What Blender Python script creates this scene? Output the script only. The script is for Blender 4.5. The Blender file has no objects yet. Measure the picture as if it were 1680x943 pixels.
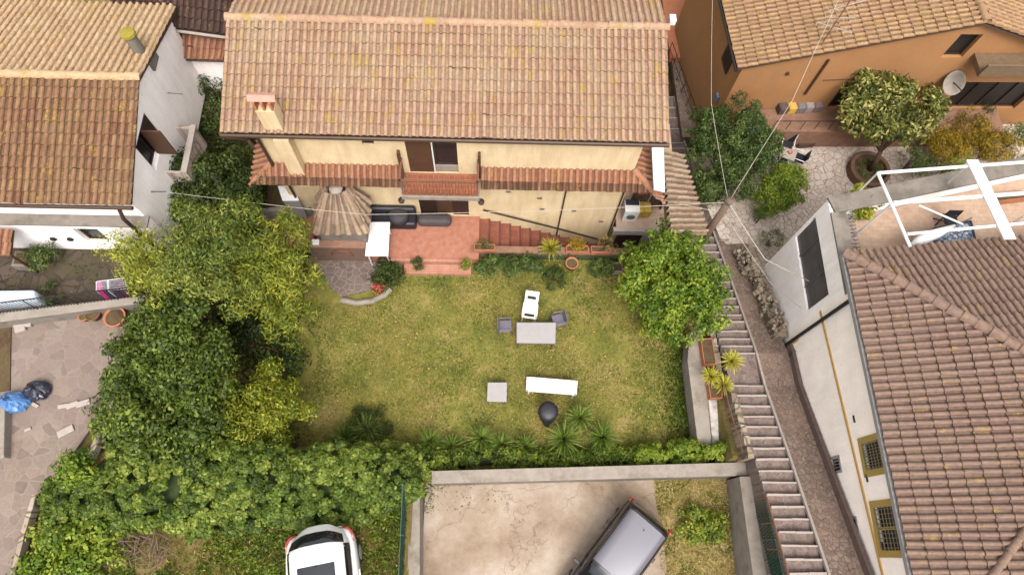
import bpy, bmesh, math, random
import numpy as np
from mathutils import Vector, Matrix
random.seed(7)
rng = np.random.default_rng(11)
R_ = math.radians
PI = math.pi
scene = bpy.context.scene
C = scene.collection

# ------------------------------------------------------------------ camera, sky, sun, exposure
FPX, CX, CY, CAMH = 1120.0, 840.0, 471.5, 22.8
CAM = ((0.99943319, -0.01669969, -0.02923037), (0.00502008, 0.93250954, -0.36111044), (0.03328803, 0.36075902, 0.93206482))
cam_d = bpy.data.cameras.new('camera'); cam = bpy.data.objects.new('camera', cam_d); C.objects.link(cam)
cam_d.sensor_width = 36.0; cam_d.lens = FPX / 1680.0 * 36.0
cam_d.clip_start = 0.1; cam_d.clip_end = 2000
cam.matrix_world = Matrix.Translation((0, 0, CAMH)) @ Matrix(CAM).to_4x4()
scene.camera = cam

SUN_EL, SUN_AZ = R_(60), R_(172)       # azimuth measured clockwise from +Y
w = bpy.data.worlds.new('World'); scene.world = w; w.use_nodes = True
nt = w.node_tree; bgn = nt.nodes['Background']
sky = nt.nodes.new('ShaderNodeTexSky'); sky.sky_type = 'NISHITA'; sky.sun_disc = False
sky.sun_elevation = SUN_EL; sky.sun_rotation = SUN_AZ; sky.dust_density = 6.0; sky.air_density = 1.2; sky.ozone_density = 1.0
hs = nt.nodes.new('ShaderNodeHueSaturation'); hs.inputs['Saturation'].default_value = 0.12
nt.links.new(sky.outputs[0], hs.inputs['Color']); nt.links.new(hs.outputs[0], bgn.inputs['Color'])
bgn.inputs['Strength'].default_value = 0.15
sd = bpy.data.lights.new('sun', 'SUN'); sun = bpy.data.objects.new('sun', sd); C.objects.link(sun)
sd.energy = 0.8; sd.angle = R_(22); sd.color = (1.0, 0.95, 0.88)
sv = Vector((math.sin(SUN_AZ) * math.cos(SUN_EL), math.cos(SUN_AZ) * math.cos(SUN_EL), math.sin(SUN_EL)))
sun.rotation_euler = sv.to_track_quat('Z', 'Y').to_euler(); sun.location = (0, -20, 40)
scene.view_settings.view_transform = 'Standard'; scene.view_settings.look = 'None'
scene.view_settings.gamma = 1.0; scene.view_settings.exposure = 1.36
scene.render.engine = 'CYCLES'
scene.cycles.max_bounces = 6

# ------------------------------------------------------------------ survey helpers: sight line -> point on a known plane
def ray(x, y):
    v = (x - CX, -(y - CY), -FPX)
    return [sum(CAM[i][k] * v[k] for k in range(3)) for i in range(3)]
def pz(x, y, z):
    r = ray(x, y); t = (z - CAMH) / r[2]; return Vector((r[0] * t, r[1] * t, z))
def px_(x, y, X):
    r = ray(x, y); t = X / r[0]; return Vector((X, r[1] * t, CAMH + r[2] * t))
def py_(x, y, Y):
    r = ray(x, y); t = Y / r[1]; return Vector((r[0] * t, Y, CAMH + r[2] * t))

# ------------------------------------------------------------------ objects
def props(o, label, cat, group=None, kind=None):
    if label: o['label'] = label
    if cat: o['category'] = cat
    if group: o['group'] = group
    if kind: o['kind'] = kind
    return o
def thing(name, label, cat, loc=(0, 0, 0), group=None, rz=0.0):
    o = bpy.data.objects.new(name, None); C.objects.link(o)
    o.location = loc; o.rotation_euler = (0, 0, rz); o.empty_display_size = 0.3
    return props(o, label, cat, group)
def link(name, me, mat, parent=None, local=False, smooth=False):
    o = bpy.data.objects.new(name, me); C.objects.link(o)
    if mat is not None:
        for m in (mat if isinstance(mat, (list, tuple)) else [mat]): me.materials.append(m)
    if smooth: me.polygons.foreach_set('use_smooth', [True] * len(me.polygons))
    if parent is not None:
        o.parent = parent
        if parent.type == 'EMPTY' and not local:
            o.matrix_parent_inverse = Matrix.Translation(-Vector(parent.location))
    return o
def copy_tree(o, parent=None):
    c = o.copy(); C.objects.link(c); c.parent = parent
    for ch in [k for k in o.children]: copy_tree(ch, c)
    return c

class MB:
    def __init__(s): s.v = []; s.f = []; s.uv = {}
    def add(s, vs, fs):
        b = len(s.v); s.v += [tuple(q) for q in vs]; s.f += [tuple(i + b for i in f) for f in fs]; return s
    def box(s, x0, x1, y0, y1, z0, z1):
        return s.add([(x0, y0, z0), (x1, y0, z0), (x1, y1, z0), (x0, y1, z0), (x0, y0, z1), (x1, y0, z1), (x1, y1, z1), (x0, y1, z1)],
                     [(0, 3, 2, 1), (4, 5, 6, 7), (0, 1, 5, 4), (1, 2, 6, 5), (2, 3, 7, 6), (3, 0, 4, 7)])
    def obox(s, c, sx, sy, sz, rz=0.0, tilt=0.0, roll=0.0):
        M = Matrix.Translation(c) @ Matrix.Rotation(rz, 4, 'Z') @ Matrix.Rotation(tilt, 4, 'X') @ Matrix.Rotation(roll, 4, 'Y')
        vs = [M @ Vector((a * sx / 2, b * sy / 2, d * sz / 2)) for d in (-1, 1) for a, b in ((-1, -1), (1, -1), (1, 1), (-1, 1))]
        return s.add(vs, [(0, 3, 2, 1), (4, 5, 6, 7), (0, 1, 5, 4), (1, 2, 6, 5), (2, 3, 7, 6), (3, 0, 4, 7)])
    def bar(s, a, b, wd, ht):
        a, b = Vector(a), Vector(b); d = (b - a).normalized()
        up = Vector((0, 0, 1)) if abs(d.z) < 0.95 else Vector((0, 1, 0))
        sd_ = d.cross(up).normalized() * wd / 2; u = sd_.cross(d).normalized() * ht / 2
        return s.add([a - sd_ - u, a + sd_ - u, a + sd_ + u, a - sd_ + u, b - sd_ - u, b + sd_ - u, b + sd_ + u, b - sd_ + u],
                     [(0, 1, 2, 3), (7, 6, 5, 4), (0, 4, 5, 1), (1, 5, 6, 2), (2, 6, 7, 3), (3, 7, 4, 0)])
    def tube(s, pts, r, n=8, cap=True):
        pts = [Vector(p) for p in pts]; k = len(pts)
        rs = r if isinstance(r, (list, tuple)) else [r] * k
        b = len(s.v); prev = None
        for i, p in enumerate(pts):
            d = (pts[min(i + 1, k - 1)] - pts[max(i - 1, 0)]).normalized()
            if prev is None:
                up = Vector((0, 0, 1)) if abs(d.z) < 0.9 else Vector((1, 0, 0)); a = d.cross(up).normalized()
            else: a = (prev - d * prev.dot(d)).normalized()
            prev = a; c = d.cross(a)
            for j in range(n):
                t = 2 * PI * j / n; s.v.append(tuple(p + (a * math.cos(t) + c * math.sin(t)) * rs[i]))
        for i in range(k - 1):
            for j in range(n):
                q = (j + 1) % n; s.f.append((b + i * n + j, b + i * n + q, b + (i + 1) * n + q, b + (i + 1) * n + j))
        if cap: s.f.append(tuple(b + j for j in range(n))[::-1]); s.f.append(tuple(b + (k - 1) * n + j for j in range(n)))
        return s
    def lathe(s, prof, c=(0, 0, 0), n=20, sq=(1, 1), jit=0.0):
        b = len(s.v); cx, cy, cz = c
        for (r, z) in prof:
            for j in range(n):
                t = 2 * PI * j / n; rr = r * (1 + jit * random.uniform(-1, 1))
                s.v.append((cx + rr * sq[0] * math.cos(t), cy + rr * sq[1] * math.sin(t), cz + z))
        m = len(prof)
        for i in range(m - 1):
            for j in range(n):
                q = (j + 1) % n; s.f.append((b + i * n + j, b + i * n + q, b + (i + 1) * n + q, b + (i + 1) * n + j))
        s.f.append(tuple(b + j for j in range(n))[::-1]); s.f.append(tuple(b + (m - 1) * n + j for j in range(n)))
        return s
    def prism(s, poly, z0, z1):          # poly of (x,y) or (x,y,ztop)
        n = len(poly); a = sum(poly[i][0] * poly[(i + 1) % n][1] - poly[(i + 1) % n][0] * poly[i][1] for i in range(n))
        if a < 0: poly = poly[::-1]
        vs = [(p[0], p[1], z0) for p in poly] + [(p[0], p[1], p[2] if (z1 is None) else z1) for p in poly]
        fs = [tuple(range(n))[::-1], tuple(range(n, 2 * n))] + [(i, (i + 1) % n, n + (i + 1) % n, n + i) for i in range(n)]
        return s.add(vs, fs)
    def slab(s, q, th):                  # quad (4 pts) extruded down along its normal
        q = [Vector(p) for p in q]; nrm = (q[1] - q[0]).cross(q[3] - q[0]).normalized()
        if nrm.z < 0: q = [q[0], q[3], q[2], q[1]]; nrm = -nrm
        lo = [p - nrm * th for p in q]
        return s.add(lo + q, [(0, 3, 2, 1), (4, 5, 6, 7), (0, 1, 5, 4), (1, 2, 6, 5), (2, 3, 7, 6), (3, 0, 4, 7)])
    def mesh(s, name):
        me = bpy.data.meshes.new(name); me.from_pydata(s.v, [], s.f); me.update(); return me
    def build(s, name, mat, parent=None, smooth=False, bev=0.0, local=False, sub=0):
        o = link(name, s.mesh(name), mat, parent, local, smooth)
        if bev:
            m = o.modifiers.new('bevel', 'BEVEL'); m.width = bev; m.segments = 2; m.limit_method = 'ANGLE'
        if sub:
            m = o.modifiers.new('subd', 'SUBSURF'); m.levels = sub; m.render_levels = sub
        return o

# ------------------------------------------------------------------ materials
ALB = 0.6      # the palette below was read off an over-bright exposure; real albedos are lower
def lin(c, k=None):
    k = ALB if k is None else k
    return tuple(k * ((v / 255) / 12.92 if v <= 10 else (((v / 255) + 0.055) / 1.055) ** 2.4) for v in c) + (1.0,)
def newmat(name):
    m = bpy.data.materials.new(name); m.use_nodes = True
    return m, m.node_tree, m.node_tree.nodes['Principled BSDF']
def N(nt, t, **kw):
    n = nt.nodes.new(t)
    for k, v in kw.items():
        if k.startswith('i_'):
            key = k[2:]; key = int(key) if key.isdigit() else key
            n.inputs[key].default_value = v
        else: setattr(n, k, v)
    return n
def ramp(nt, fac, stops, interp='LINEAR'):
    r = nt.nodes.new('ShaderNodeValToRGB'); r.color_ramp.interpolation = interp
    e = r.color_ramp.elements
    while len(e) < len(stops): e.new(0.5)
    for i, (p, c) in enumerate(stops):
        e[i].position = p; e[i].color = c if len(c) == 4 else (*c, 1)
    nt.links.new(fac, r.inputs[0]); return r.outputs[0]
def mixc(nt, fac, a, b, mode='MIX'):
    m = nt.nodes.new('ShaderNodeMix'); m.data_type = 'RGBA'; m.blend_type = mode
    for sock, v in ((m.inputs[0], fac), (m.inputs[6], a), (m.inputs[7], b)):
        if isinstance(v, (int, float)): sock.default_value = v
        elif isinstance(v, tuple): sock.default_value = v
        else: nt.links.new(v, sock)
    return m.outputs[2]
def noise(nt, scale, detail=4, rough=0.6, coord=None, dist=0.0):
    n = N(nt, 'ShaderNodeTexNoise'); n.inputs['Scale'].default_value = scale; n.inputs['Detail'].default_value = detail
    n.inputs['Roughness'].default_value = rough; n.inputs['Distortion'].default_value = dist
    if coord is None:
        g = nt.nodes.new('ShaderNodeNewGeometry'); coord = g.outputs['Position']
    nt.links.new(coord, n.inputs['Vector']); return n.outputs[0]
def bump(nt, bsdf, h, strength=0.3, dist=0.02):
    b = nt.nodes.new('ShaderNodeBump'); b.inputs['Strength'].default_value = strength; b.inputs['Distance'].default_value = dist
    nt.links.new(h, b.inputs['Height']); nt.links.new(b.outputs[0], bsdf.inputs['Normal'])
BL, WH = (0, 0, 0, 1), (1, 1, 1, 1)
def sc(c, k): return (c[0] * k, c[1] * k, c[2] * k, 1)

def plain(name, col, rough=0.7, var=0.25, scale=6.0, metal=0.0, spec=0.4, bs=0.1, dirt=None, dscale=1.2, dth=(0.5, 0.75)):
    m, nt, b = newmat(name); c = lin(col)
    n1 = noise(nt, scale, 5)
    col_ = ramp(nt, n1, [(0.25, sc(c, 1 - var)), (0.75, sc(c, 1 + var * 0.6))])
    if dirt is not None:
        n2 = noise(nt, dscale, 6, 0.7)
        f = ramp(nt, n2, [(dth[0], BL), (dth[1], WH)]); col_ = mixc(nt, f, col_, lin(dirt))
    nt.links.new(col_, b.inputs['Base Color']); b.inputs['Roughness'].default_value = rough; b.inputs['Metallic'].default_value = metal
    b.inputs['Specular IOR Level'].default_value = spec
    if bs: bump(nt, b, noise(nt, scale * 5, 4), bs, 0.01)
    return m

def stucco(name, col, dirt, amount=0.35, k=None):
    m, nt, b = newmat(name); c = lin(col, k)
    g = nt.nodes.new('ShaderNodeNewGeometry')
    mp = N(nt, 'ShaderNodeMapping'); mp.inputs['Scale'].default_value = (2.2, 2.2, 0.35); nt.links.new(g.outputs['Position'], mp.inputs[0])
    n1 = noise(nt, 0.9, 6, 0.65); n2 = noise(nt, 1.6, 6, 0.7, mp.outputs[0]); n3 = noise(nt, 14, 4)
    base = ramp(nt, n1, [(0.3, sc(c, 0.88)), (0.7, sc(c, 1.06))])
    f = ramp(nt, n2, [(0.42, BL), (0.75, (amount,) * 3 + (1,))])
    col_ = mixc(nt, f, base, lin(dirt, k))
    mp2 = N(nt, 'ShaderNodeMapping'); mp2.inputs['Scale'].default_value = (7, 7, 0.5); nt.links.new(g.outputs['Position'], mp2.inputs[0])
    col_ = mixc(nt, ramp(nt, noise(nt, 1.0, 5, 0.75, mp2.outputs[0]), [(0.58, BL), (0.74, (amount * .9,) * 3 + (1,))]), col_, lin(dirt, k))
    f3 = ramp(nt, n3, [(0.35, sc(WH, 0.93)), (0.65, WH)]); col_ = mixc(nt, 1.0, col_, f3, 'MULTIPLY')
    nt.links.new(col_, b.inputs['Base Color']); b.inputs['Roughness'].default_value = 0.9; b.inputs['Specular IOR Level'].default_value = 0.2
    bump(nt, b, noise(nt, 40, 5), 0.25, 0.01); return m

def tile_mat(name, pal, lichen=0.5, grime=(120, 100, 80), gamt=0.5, ch=0.6):
    m, nt, b = newmat(name); L = nt.links
    uv = N(nt, 'ShaderNodeUVMap'); sp = N(nt, 'ShaderNodeSeparateXYZ'); L.new(uv.outputs[0], sp.inputs[0])
    def fl(o, add=0.0):
        a = N(nt, 'ShaderNodeMath', operation='FLOOR'); L.new(o, a.inputs[0]); return a.outputs[0]
    u2 = N(nt, 'ShaderNodeMath', operation='MULTIPLY_ADD'); L.new(sp.outputs[0], u2.inputs[0]); u2.inputs[1].default_value = 1.0; u2.inputs[2].default_value = 0.38
    a1, a2 = fl(sp.outputs[0]), fl(u2.outputs[0])
    cb = N(nt, 'ShaderNodeCombineXYZ'); L.new(a1, cb.inputs[0]); L.new(fl(sp.outputs[1]), cb.inputs[1]); L.new(a2, cb.inputs[2])
    wn = N(nt, 'ShaderNodeTexWhiteNoise'); wn.noise_dimensions = '3D'; L.new(cb.outputs[0], wn.inputs[0])
    k = len(pal); col = ramp(nt, wn.outputs['Value'], [(i / (k - 1), lin(p)) for i, p in enumerate(pal)])
    mean = tuple(sum(p[q] for p in pal) / k for q in range(3)); col = mixc(nt, 0.45, col, lin(mean))
    fr = N(nt, 'ShaderNodeMath', operation='FRACT'); L.new(sp.outputs[0], fr.inputs[0])      # dirt gathers in the channel tiles
    col = mixc(nt, 1.0, col, ramp(nt, fr.outputs[0], [(0.0, sc(WH, .8)), (0.06, WH), (0.56, WH), (0.64, sc(WH, ch)), (0.98, sc(WH, ch))]), 'MULTIPLY')
    big = noise(nt, 0.8, 5, 0.7); f = ramp(nt, big, [(0.42, BL), (0.7, (gamt,) * 3 + (1,))]); col = mixc(nt, f, col, lin(grime))
    fine = noise(nt, 9, 6, 0.75); f2 = ramp(nt, fine, [(0.3, sc(WH, 0.68)), (0.62, sc(WH, 1.12))]); col = mixc(nt, 1.0, col, f2, 'MULTIPLY')
    # lichen
    g = nt.nodes.new('ShaderNodeNewGeometry')
    ln = noise(nt, 2.3, 5, 0.8); fc = noise(nt, 22, 3, 0.7)
    ad = N(nt, 'ShaderNodeMath', operation='ADD'); L.new(ln, ad.inputs[0]); L.new(fc, ad.inputs[1])
    mu = N(nt, 'ShaderNodeMath', operation='MULTIPLY_ADD'); L.new(wn.outputs['Color'], mu.inputs[0]); mu.inputs[1].default_value = 0.42; L.new(ad.outputs[0], mu.inputs[2])
    mr = N(nt, 'ShaderNodeMapRange'); L.new(mu.outputs[0], mr.inputs[0]); t = 1.52 - lichen * 0.2
    mr.inputs[1].default_value = t; mr.inputs[2].default_value = t + 0.05
    col = mixc(nt, mr.outputs[0], col, lin((172, 142, 52)))
    # pale specks
    pn = noise(nt, 30, 2, 0.5); mr2 = N(nt, 'ShaderNodeMapRange'); L.new(pn, mr2.inputs[0]); mr2.inputs[1].default_value = 0.74; mr2.inputs[2].default_value = 0.78
    col = mixc(nt, mr2.outputs[0], col, lin((225, 215, 200)))
    L.new(col, b.inputs['Base Color']); b.inputs['Roughness'].default_value = 0.92; b.inputs['Specular IOR Level'].default_value = 0.2
    bump(nt, b, noise(nt, 60, 4), 0.3, 0.006); return m

def paving(name, cols, joint, scale=2.0, jw=0.035, rand=1.0, dirt=None, dth=(0.5, 0.7), bumps=0.5, dscale=0.8):
    m, nt, b = newmat(name); L = nt.links
    g = nt.nodes.new('ShaderNodeNewGeometry'); 
    wob = N(nt, 'ShaderNodeTexNoise'); wob.inputs['Scale'].default_value = 3.0; L.new(g.outputs['Position'], wob.inputs['Vector'])
    vm = N(nt, 'ShaderNodeVectorMath', operation='MULTIPLY_ADD'); L.new(wob.outputs['Color'], vm.inputs[0]); vm.inputs[1].default_value = (0.12, 0.12, 0); L.new(g.outputs['Position'], vm.inputs[2])
    fz = N(nt, 'ShaderNodeVectorMath', operation='MULTIPLY'); L.new(vm.outputs[0], fz.inputs[0]); fz.inputs[1].default_value = (1, 1, 0)
    v1 = N(nt, 'ShaderNodeTexVoronoi', feature='F1'); v2 = N(nt, 'ShaderNodeTexVoronoi', feature='DISTANCE_TO_EDGE')
    for v in (v1, v2):
        v.inputs['Scale'].default_value = scale; v.inputs['Randomness'].default_value = rand; L.new(fz.outputs[0], v.inputs['Vector'])
    sp = N(nt, 'ShaderNodeSeparateColor'); L.new(v1.outputs['Color'], sp.inputs[0])
    k = len(cols); col = ramp(nt, sp.outputs[0], [(i / (k - 1), lin(c)) for i, c in enumerate(cols)])
    fn = noise(nt, 12, 6, 0.7); col = mixc(nt, 1.0, col, ramp(nt, fn, [(0.3, sc(WH, 0.8)), (0.7, sc(WH, 1.1))]), 'MULTIPLY')
    jf = ramp(nt, v2.outputs['Distance'], [(jw * 0.4, WH), (jw * 1.4, BL)])
    col = mixc(nt, jf, col, lin(joint))
    if dirt is not None:
        dn = noise(nt, dscale, 6, 0.7); col = mixc(nt, ramp(nt, dn, [(dth[0], BL), (dth[1], sc(WH, 0.85))]), col, lin(dirt))
    L.new(col, b.inputs['Base Color']); b.inputs['Roughness'].default_value = 0.9; b.inputs['Specular IOR Level'].default_value = 0.25
    bump(nt, b, v2.outputs['Distance'], bumps, 0.03); return m

def leaf_mat(name, dark, mid, light, trans=0.42, rough=0.55):
    m, nt, b = newmat(name); lf = lambda c: lin(c, .74)
    at = N(nt, 'ShaderNodeAttribute', attribute_name='tint')
    col = ramp(nt, at.outputs['Fac'], [(0.0, lf(dark)), (0.5, lf(mid)), (1.0, lf(light))])
    nt.links.new(col, b.inputs['Base Color']); b.inputs['Roughness'].default_value = rough; b.inputs['Specular IOR Level'].default_value = 0.3
    out = nt.nodes['Material Output']; tr = N(nt, 'ShaderNodeBsdfTranslucent'); nt.links.new(col, tr.inputs[0])
    mx = N(nt, 'ShaderNodeMixShader'); mx.inputs[0].default_value = trans
    nt.links.new(b.outputs[0], mx.inputs[1]); nt.links.new(tr.outputs[0], mx.inputs[2]); nt.links.new(mx.outputs[0], out.inputs['Surface'])
    return m

def ground_mat(name, cols, scale=1.2, fscale=18, pos=(0.3, 0.5, 0.7), bs=0.4, contrast=0.3):
    m, nt, b = newmat(name)
    n1 = noise(nt, scale, 7, 0.72); col = ramp(nt, n1, [(p, lin(c)) for p, c in zip(pos, cols)])
    n2 = noise(nt, fscale, 5, 0.8); col = mixc(nt, 1.0, col, ramp(nt, n2, [(0.3, sc(WH, 1 - contrast)), (0.7, sc(WH, 1 + contrast * 0.5))]), 'MULTIPLY')
    nt.links.new(col, b.inputs['Base Color']); b.inputs['Roughness'].default_value = 0.95; b.inputs['Specular IOR Level'].default_value = 0.15
    bump(nt, b, n2, bs, 0.03); return m

def add_cracks(m, scale=0.45, col=(96, 84, 72), w=0.006):
    nt = m.node_tree; b = nt.nodes['Principled BSDF']; lk = b.inputs['Base Color'].links[0]; src = lk.from_socket
    g = nt.nodes.new('ShaderNodeNewGeometry'); wb = N(nt, 'ShaderNodeTexNoise'); wb.inputs['Scale'].default_value = 2.5; wb.inputs['Detail'].default_value = 5; nt.links.new(g.outputs['Position'], wb.inputs['Vector'])
    vm = N(nt, 'ShaderNodeVectorMath', operation='MULTIPLY_ADD'); nt.links.new(wb.outputs['Color'], vm.inputs[0]); vm.inputs[1].default_value = (.6, .6, .6); nt.links.new(g.outputs['Position'], vm.inputs[2])
    v = N(nt, 'ShaderNodeTexVoronoi', feature='DISTANCE_TO_EDGE'); v.inputs['Scale'].default_value = scale; nt.links.new(vm.outputs[0], v.inputs['Vector'])
    f = ramp(nt, v.outputs['Distance'], [(0.0, sc(WH, .8)), (w, BL)]); sp_ = ramp(nt, noise(nt, 26, 3, .8), [(.66, BL), (.74, sc(WH, .55))])
    c = mixc(nt, f, src, lin(col)); c = mixc(nt, sp_, c, lin(col)); nt.links.new(c, b.inputs['Base Color'])
def brick_mat(name, c1, c2, mortar, scale=5.0, w_=0.5, h_=0.25, rot=0.0, ms=0.02):
    m, nt, b = newmat(name); g = nt.nodes.new('ShaderNodeNewGeometry')
    mp = N(nt, 'ShaderNodeMapping'); mp.inputs['Rotation'].default_value = (0, 0, rot); nt.links.new(g.outputs['Position'], mp.inputs[0])
    br = N(nt, 'ShaderNodeTexBrick'); nt.links.new(mp.outputs[0], br.inputs[0]); br.inputs['Color1'].default_value = lin(c1); br.inputs['Color2'].default_value = lin(c2)
    br.inputs['Mortar'].default_value = lin(mortar); br.inputs['Scale'].default_value = scale; br.inputs['Mortar Size'].default_value = ms
    br.inputs['Brick Width'].default_value = w_; br.inputs['Row Height'].default_value = h_
    col = mixc(nt, 1.0, br.outputs[0], ramp(nt, noise(nt, 5, 6, 0.7), [(0.3, sc(WH, 0.8)), (0.7, sc(WH, 1.08))]), 'MULTIPLY')
    nt.links.new(col, b.inputs['Base Color']); b.inputs['Roughness'].default_value = 0.8; b.inputs['Specular IOR Level'].default_value = 0.3
    return m

def glass_mat(name, col=(30, 32, 36), rough=0.08):
    m, nt, b = newmat(name); b.inputs['Base Color'].default_value = lin(col); b.inputs['Roughness'].default_value = rough
    b.inputs['Specular IOR Level'].default_value = 0.6; return m
def paint_mat(name, col, rough=0.25, metal=0.0, coat=0.5):
    m, nt, b = newmat(name); c = lin(col)
    cc = ramp(nt, noise(nt, 3, 5), [(0.3, sc(c, 0.95)), (0.7, c)]); nt.links.new(cc, b.inputs['Base Color'])
    b.inputs['Roughness'].default_value = rough; b.inputs['Metallic'].default_value = metal; b.inputs['Coat Weight'].default_value = coat
    b.inputs['Coat Roughness'].default_value = 0.08; return m

M = {}
M['tile_main'] = tile_mat('tile_main', [(160, 122, 100), (186, 148, 122), (172, 134, 110), (190, 158, 128), (166, 130, 106), (180, 144, 124)], 0.5, (176, 156, 126), 0.6, .66)
M['tile_left'] = tile_mat('tile_left', [(116, 78, 58), (154, 112, 82), (134, 94, 72), (164, 130, 96), (124, 86, 64), (148, 110, 84)], 0.36, (146, 122, 88), 0.55)
M['tile_orange'] = tile_mat('tile_orange', [(146, 110, 84), (178, 142, 108), (164, 126, 100), (184, 150, 110), (154, 116, 90)], 0.4, (156, 130, 88), 0.5)
M['tile_right'] = tile_mat('tile_right', [(128, 102, 89), (142, 115, 102), (134, 108, 95), (146, 119, 105), (130, 104, 92)], 0.25, (142, 120, 103), 0.5, .82)
M['tile_pent'] = tile_mat('tile_pent', [(146, 96, 74), (176, 124, 98), (160, 108, 84), (180, 136, 108), (150, 100, 78)], 0.2, (170, 120, 84), 0.45)
M['tile_old'] = tile_mat('tile_old', [(124, 98, 82), (176, 148, 124), (150, 122, 102), (192, 168, 144), (136, 104, 86)], 0.2, (150, 134, 110), 0.6)
M['tile_dark'] = tile_mat('tile_dark', [(66, 48, 42), (92, 68, 58), (78, 56, 50), (100, 76, 66)], 0.2, (80, 62, 54), 0.4)
M['deck'] = plain('eave_wood', (92, 66, 50), 0.8)
M['fascia'] = plain('gutter_brown', (84, 62, 48), 0.45, 0.2, 4, 0.3)
M['cream'] = stucco('cream_stucco', (236, 210, 168), (192, 154, 114), 0.5)
M['white'] = stucco('white_stucco', (240, 232, 228), (200, 190, 178), 0.4, 1.0)
M['whiter'] = stucco('white_stucco_clean', (246, 234, 224), (216, 204, 192), 0.35, 1.03)
M['orange'] = stucco('orange_stucco', (174, 124, 80), (156, 120, 90), 0.6, .68)
M['brown'] = plain('brown_shutter', (88, 58, 40), 0.55, 0.25, 5)
M['dkbrown'] = plain('dark_brown_wood', (58, 38, 30), 0.55, 0.25, 5)
M['concrete'] = plain('concrete', (160, 148, 136), 0.92, 0.22, 3, 0, 0.2, 0.4, (120, 108, 92), 1.6, (0.5, 0.75))
M['concrete_d'] = plain('grey_concrete', (140, 130, 120), 0.92, 0.25, 3, 0, 0.2, 0.4, (100, 92, 80), 1.3, (0.48, 0.7))
M['stonewall'] = paving('stone_wall', [(150, 132, 112), (178, 160, 138), (130, 112, 96), (190, 176, 156)], (110, 96, 80), 3.2, 0.06)
M['glass'] = glass_mat('window_glass'); M['glassdark'] = glass_mat('dark_interior', (22, 18, 18), 0.5)
M['whitemetal'] = plain('white_painted_metal', (236, 234, 230), 0.4, 0.06, 5, 0, 0.5, 0)
M['whiteplastic'] = plain('white_plastic', (240, 236, 232), 0.45, 0.05, 8, 0, 0.5, 0)
M['greymetal'] = plain('grey_metal', (120, 118, 116), 0.5, 0.2, 6, 0.4, 0.5, 0)
M['darkmetal'] = plain('dark_iron', (48, 42, 40), 0.6, 0.2, 8, 0.3, 0.4, 0)
M['rust'] = plain('rusty_iron', (128, 84, 60), 0.8, 0.3, 10)
M['grapefab'] = plain('mauve_grey_plastic', (112, 104, 116), 0.6, 0.12, 8)
M['lightgrey'] = plain('light_grey_top', (166, 160, 158), 0.5, 0.1, 5)
M['black'] = plain('black_cover', (36, 34, 42), 0.5, 0.2, 8)
M['terracotta'] = plain('terracotta_clay', (190, 118, 82), 0.85, 0.2, 8)
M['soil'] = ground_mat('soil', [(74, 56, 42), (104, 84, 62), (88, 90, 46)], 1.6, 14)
M['patio'] = brick_mat('patio_tiles', (172, 112, 88), (184, 124, 100), (172, 118, 96), 6.0, 0.9, 0.9, R_(45))
M['step_tile'] = brick_mat('step_tiles', (184, 128, 104), (192, 138, 114), (160, 104, 84), 3.0, 0.9, 0.9)
M['brickstep'] = brick_mat('brick_steps', (138, 80, 60), (152, 92, 70), (118, 70, 54), 4.0, 0.9, 0.9)
M['balctile'] = brick_mat('balcony_tiles', (152, 86, 58), (166, 98, 66), (180, 136, 112), 5.0, 0.85, 0.85, 0, 0.03)
M['nosing'] = plain('pale_stone_nosing', (176, 162, 152), 0.85, 0.12, 6)
M['tread'] = paving('tread_cobbles', [(126, 108, 102), (140, 122, 114), (116, 98, 92), (132, 112, 102)], (146, 128, 116), 6.0, 0.03, 1.0, (140, 112, 98), (0.55, 0.75), 0.4)
M['ramp'] = paving('ramp_cobbles', [(136, 114, 102), (152, 130, 116), (126, 106, 94), (158, 138, 122)], (104, 84, 74), 7.5, 0.05, 1.0, (156, 130, 112), (0.48, 0.7), 0.6)
M['piazza'] = paving('piazza_crazy_paving', [(206, 188, 172), (216, 200, 186), (196, 178, 162), (210, 192, 178)], (150, 128, 112), 4.0, 0.04, 1.0, (180, 158, 130), (0.6, 0.8), 0.5)
M['yard'] = paving('yard_crazy_paving', [(134, 116, 104), (144, 126, 112), (124, 108, 96), (154, 138, 122)], (154, 136, 124), 3.0, 0.016, 1.0, (136, 118, 112), (0.4, 0.7), 0.4, 0.5)
M['pathstone'] = paving('path_crazy_paving', [(116, 100, 92), (130, 114, 104), (106, 92, 86)], (150, 134, 122), 3.8, 0.035)
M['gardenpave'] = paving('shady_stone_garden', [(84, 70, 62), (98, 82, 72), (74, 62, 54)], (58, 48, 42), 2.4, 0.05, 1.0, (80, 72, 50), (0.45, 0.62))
M['terr'] = brick_mat('terrace_tiles', (192, 158, 132), (204, 174, 148), (188, 158, 136), 2.2, 0.6, 0.3)
M['court'] = ground_mat('court_concrete', [(146, 124, 104), (170, 150, 130), (192, 176, 160)], 0.42, 20, (0.36, 0.5, 0.64), 0.25, 0.14)
M['lawn'] = ground_mat('lawn_soil', [(84, 96, 40), (132, 126, 60), (168, 144, 92)], 0.8, 16, (0.3, 0.5, 0.7), 0.6, 0.35)
M['rough'] = ground_mat('rough_ground', [(84, 92, 44), (132, 116, 66), (150, 128, 84)], 1.4, 16, (0.3, 0.5, 0.68), 0.7, 0.4)
M['bark'] = plain('bark', (96, 76, 60), 0.95, 0.35, 14, 0, 0.1, 0.8)
M['pole'] = plain('weathered_pole_wood', (122, 100, 84), 0.9, 0.25, 10, 0, 0.2, 0.4)
M['wire'] = plain('pale_cable', (186, 172, 156), 0.6, 0.05, 3, 0, 0.4, 0)
M['wired'] = plain('dark_cable', (90, 80, 74), 0.6, 0.05, 3, 0, 0.4, 0)
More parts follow.
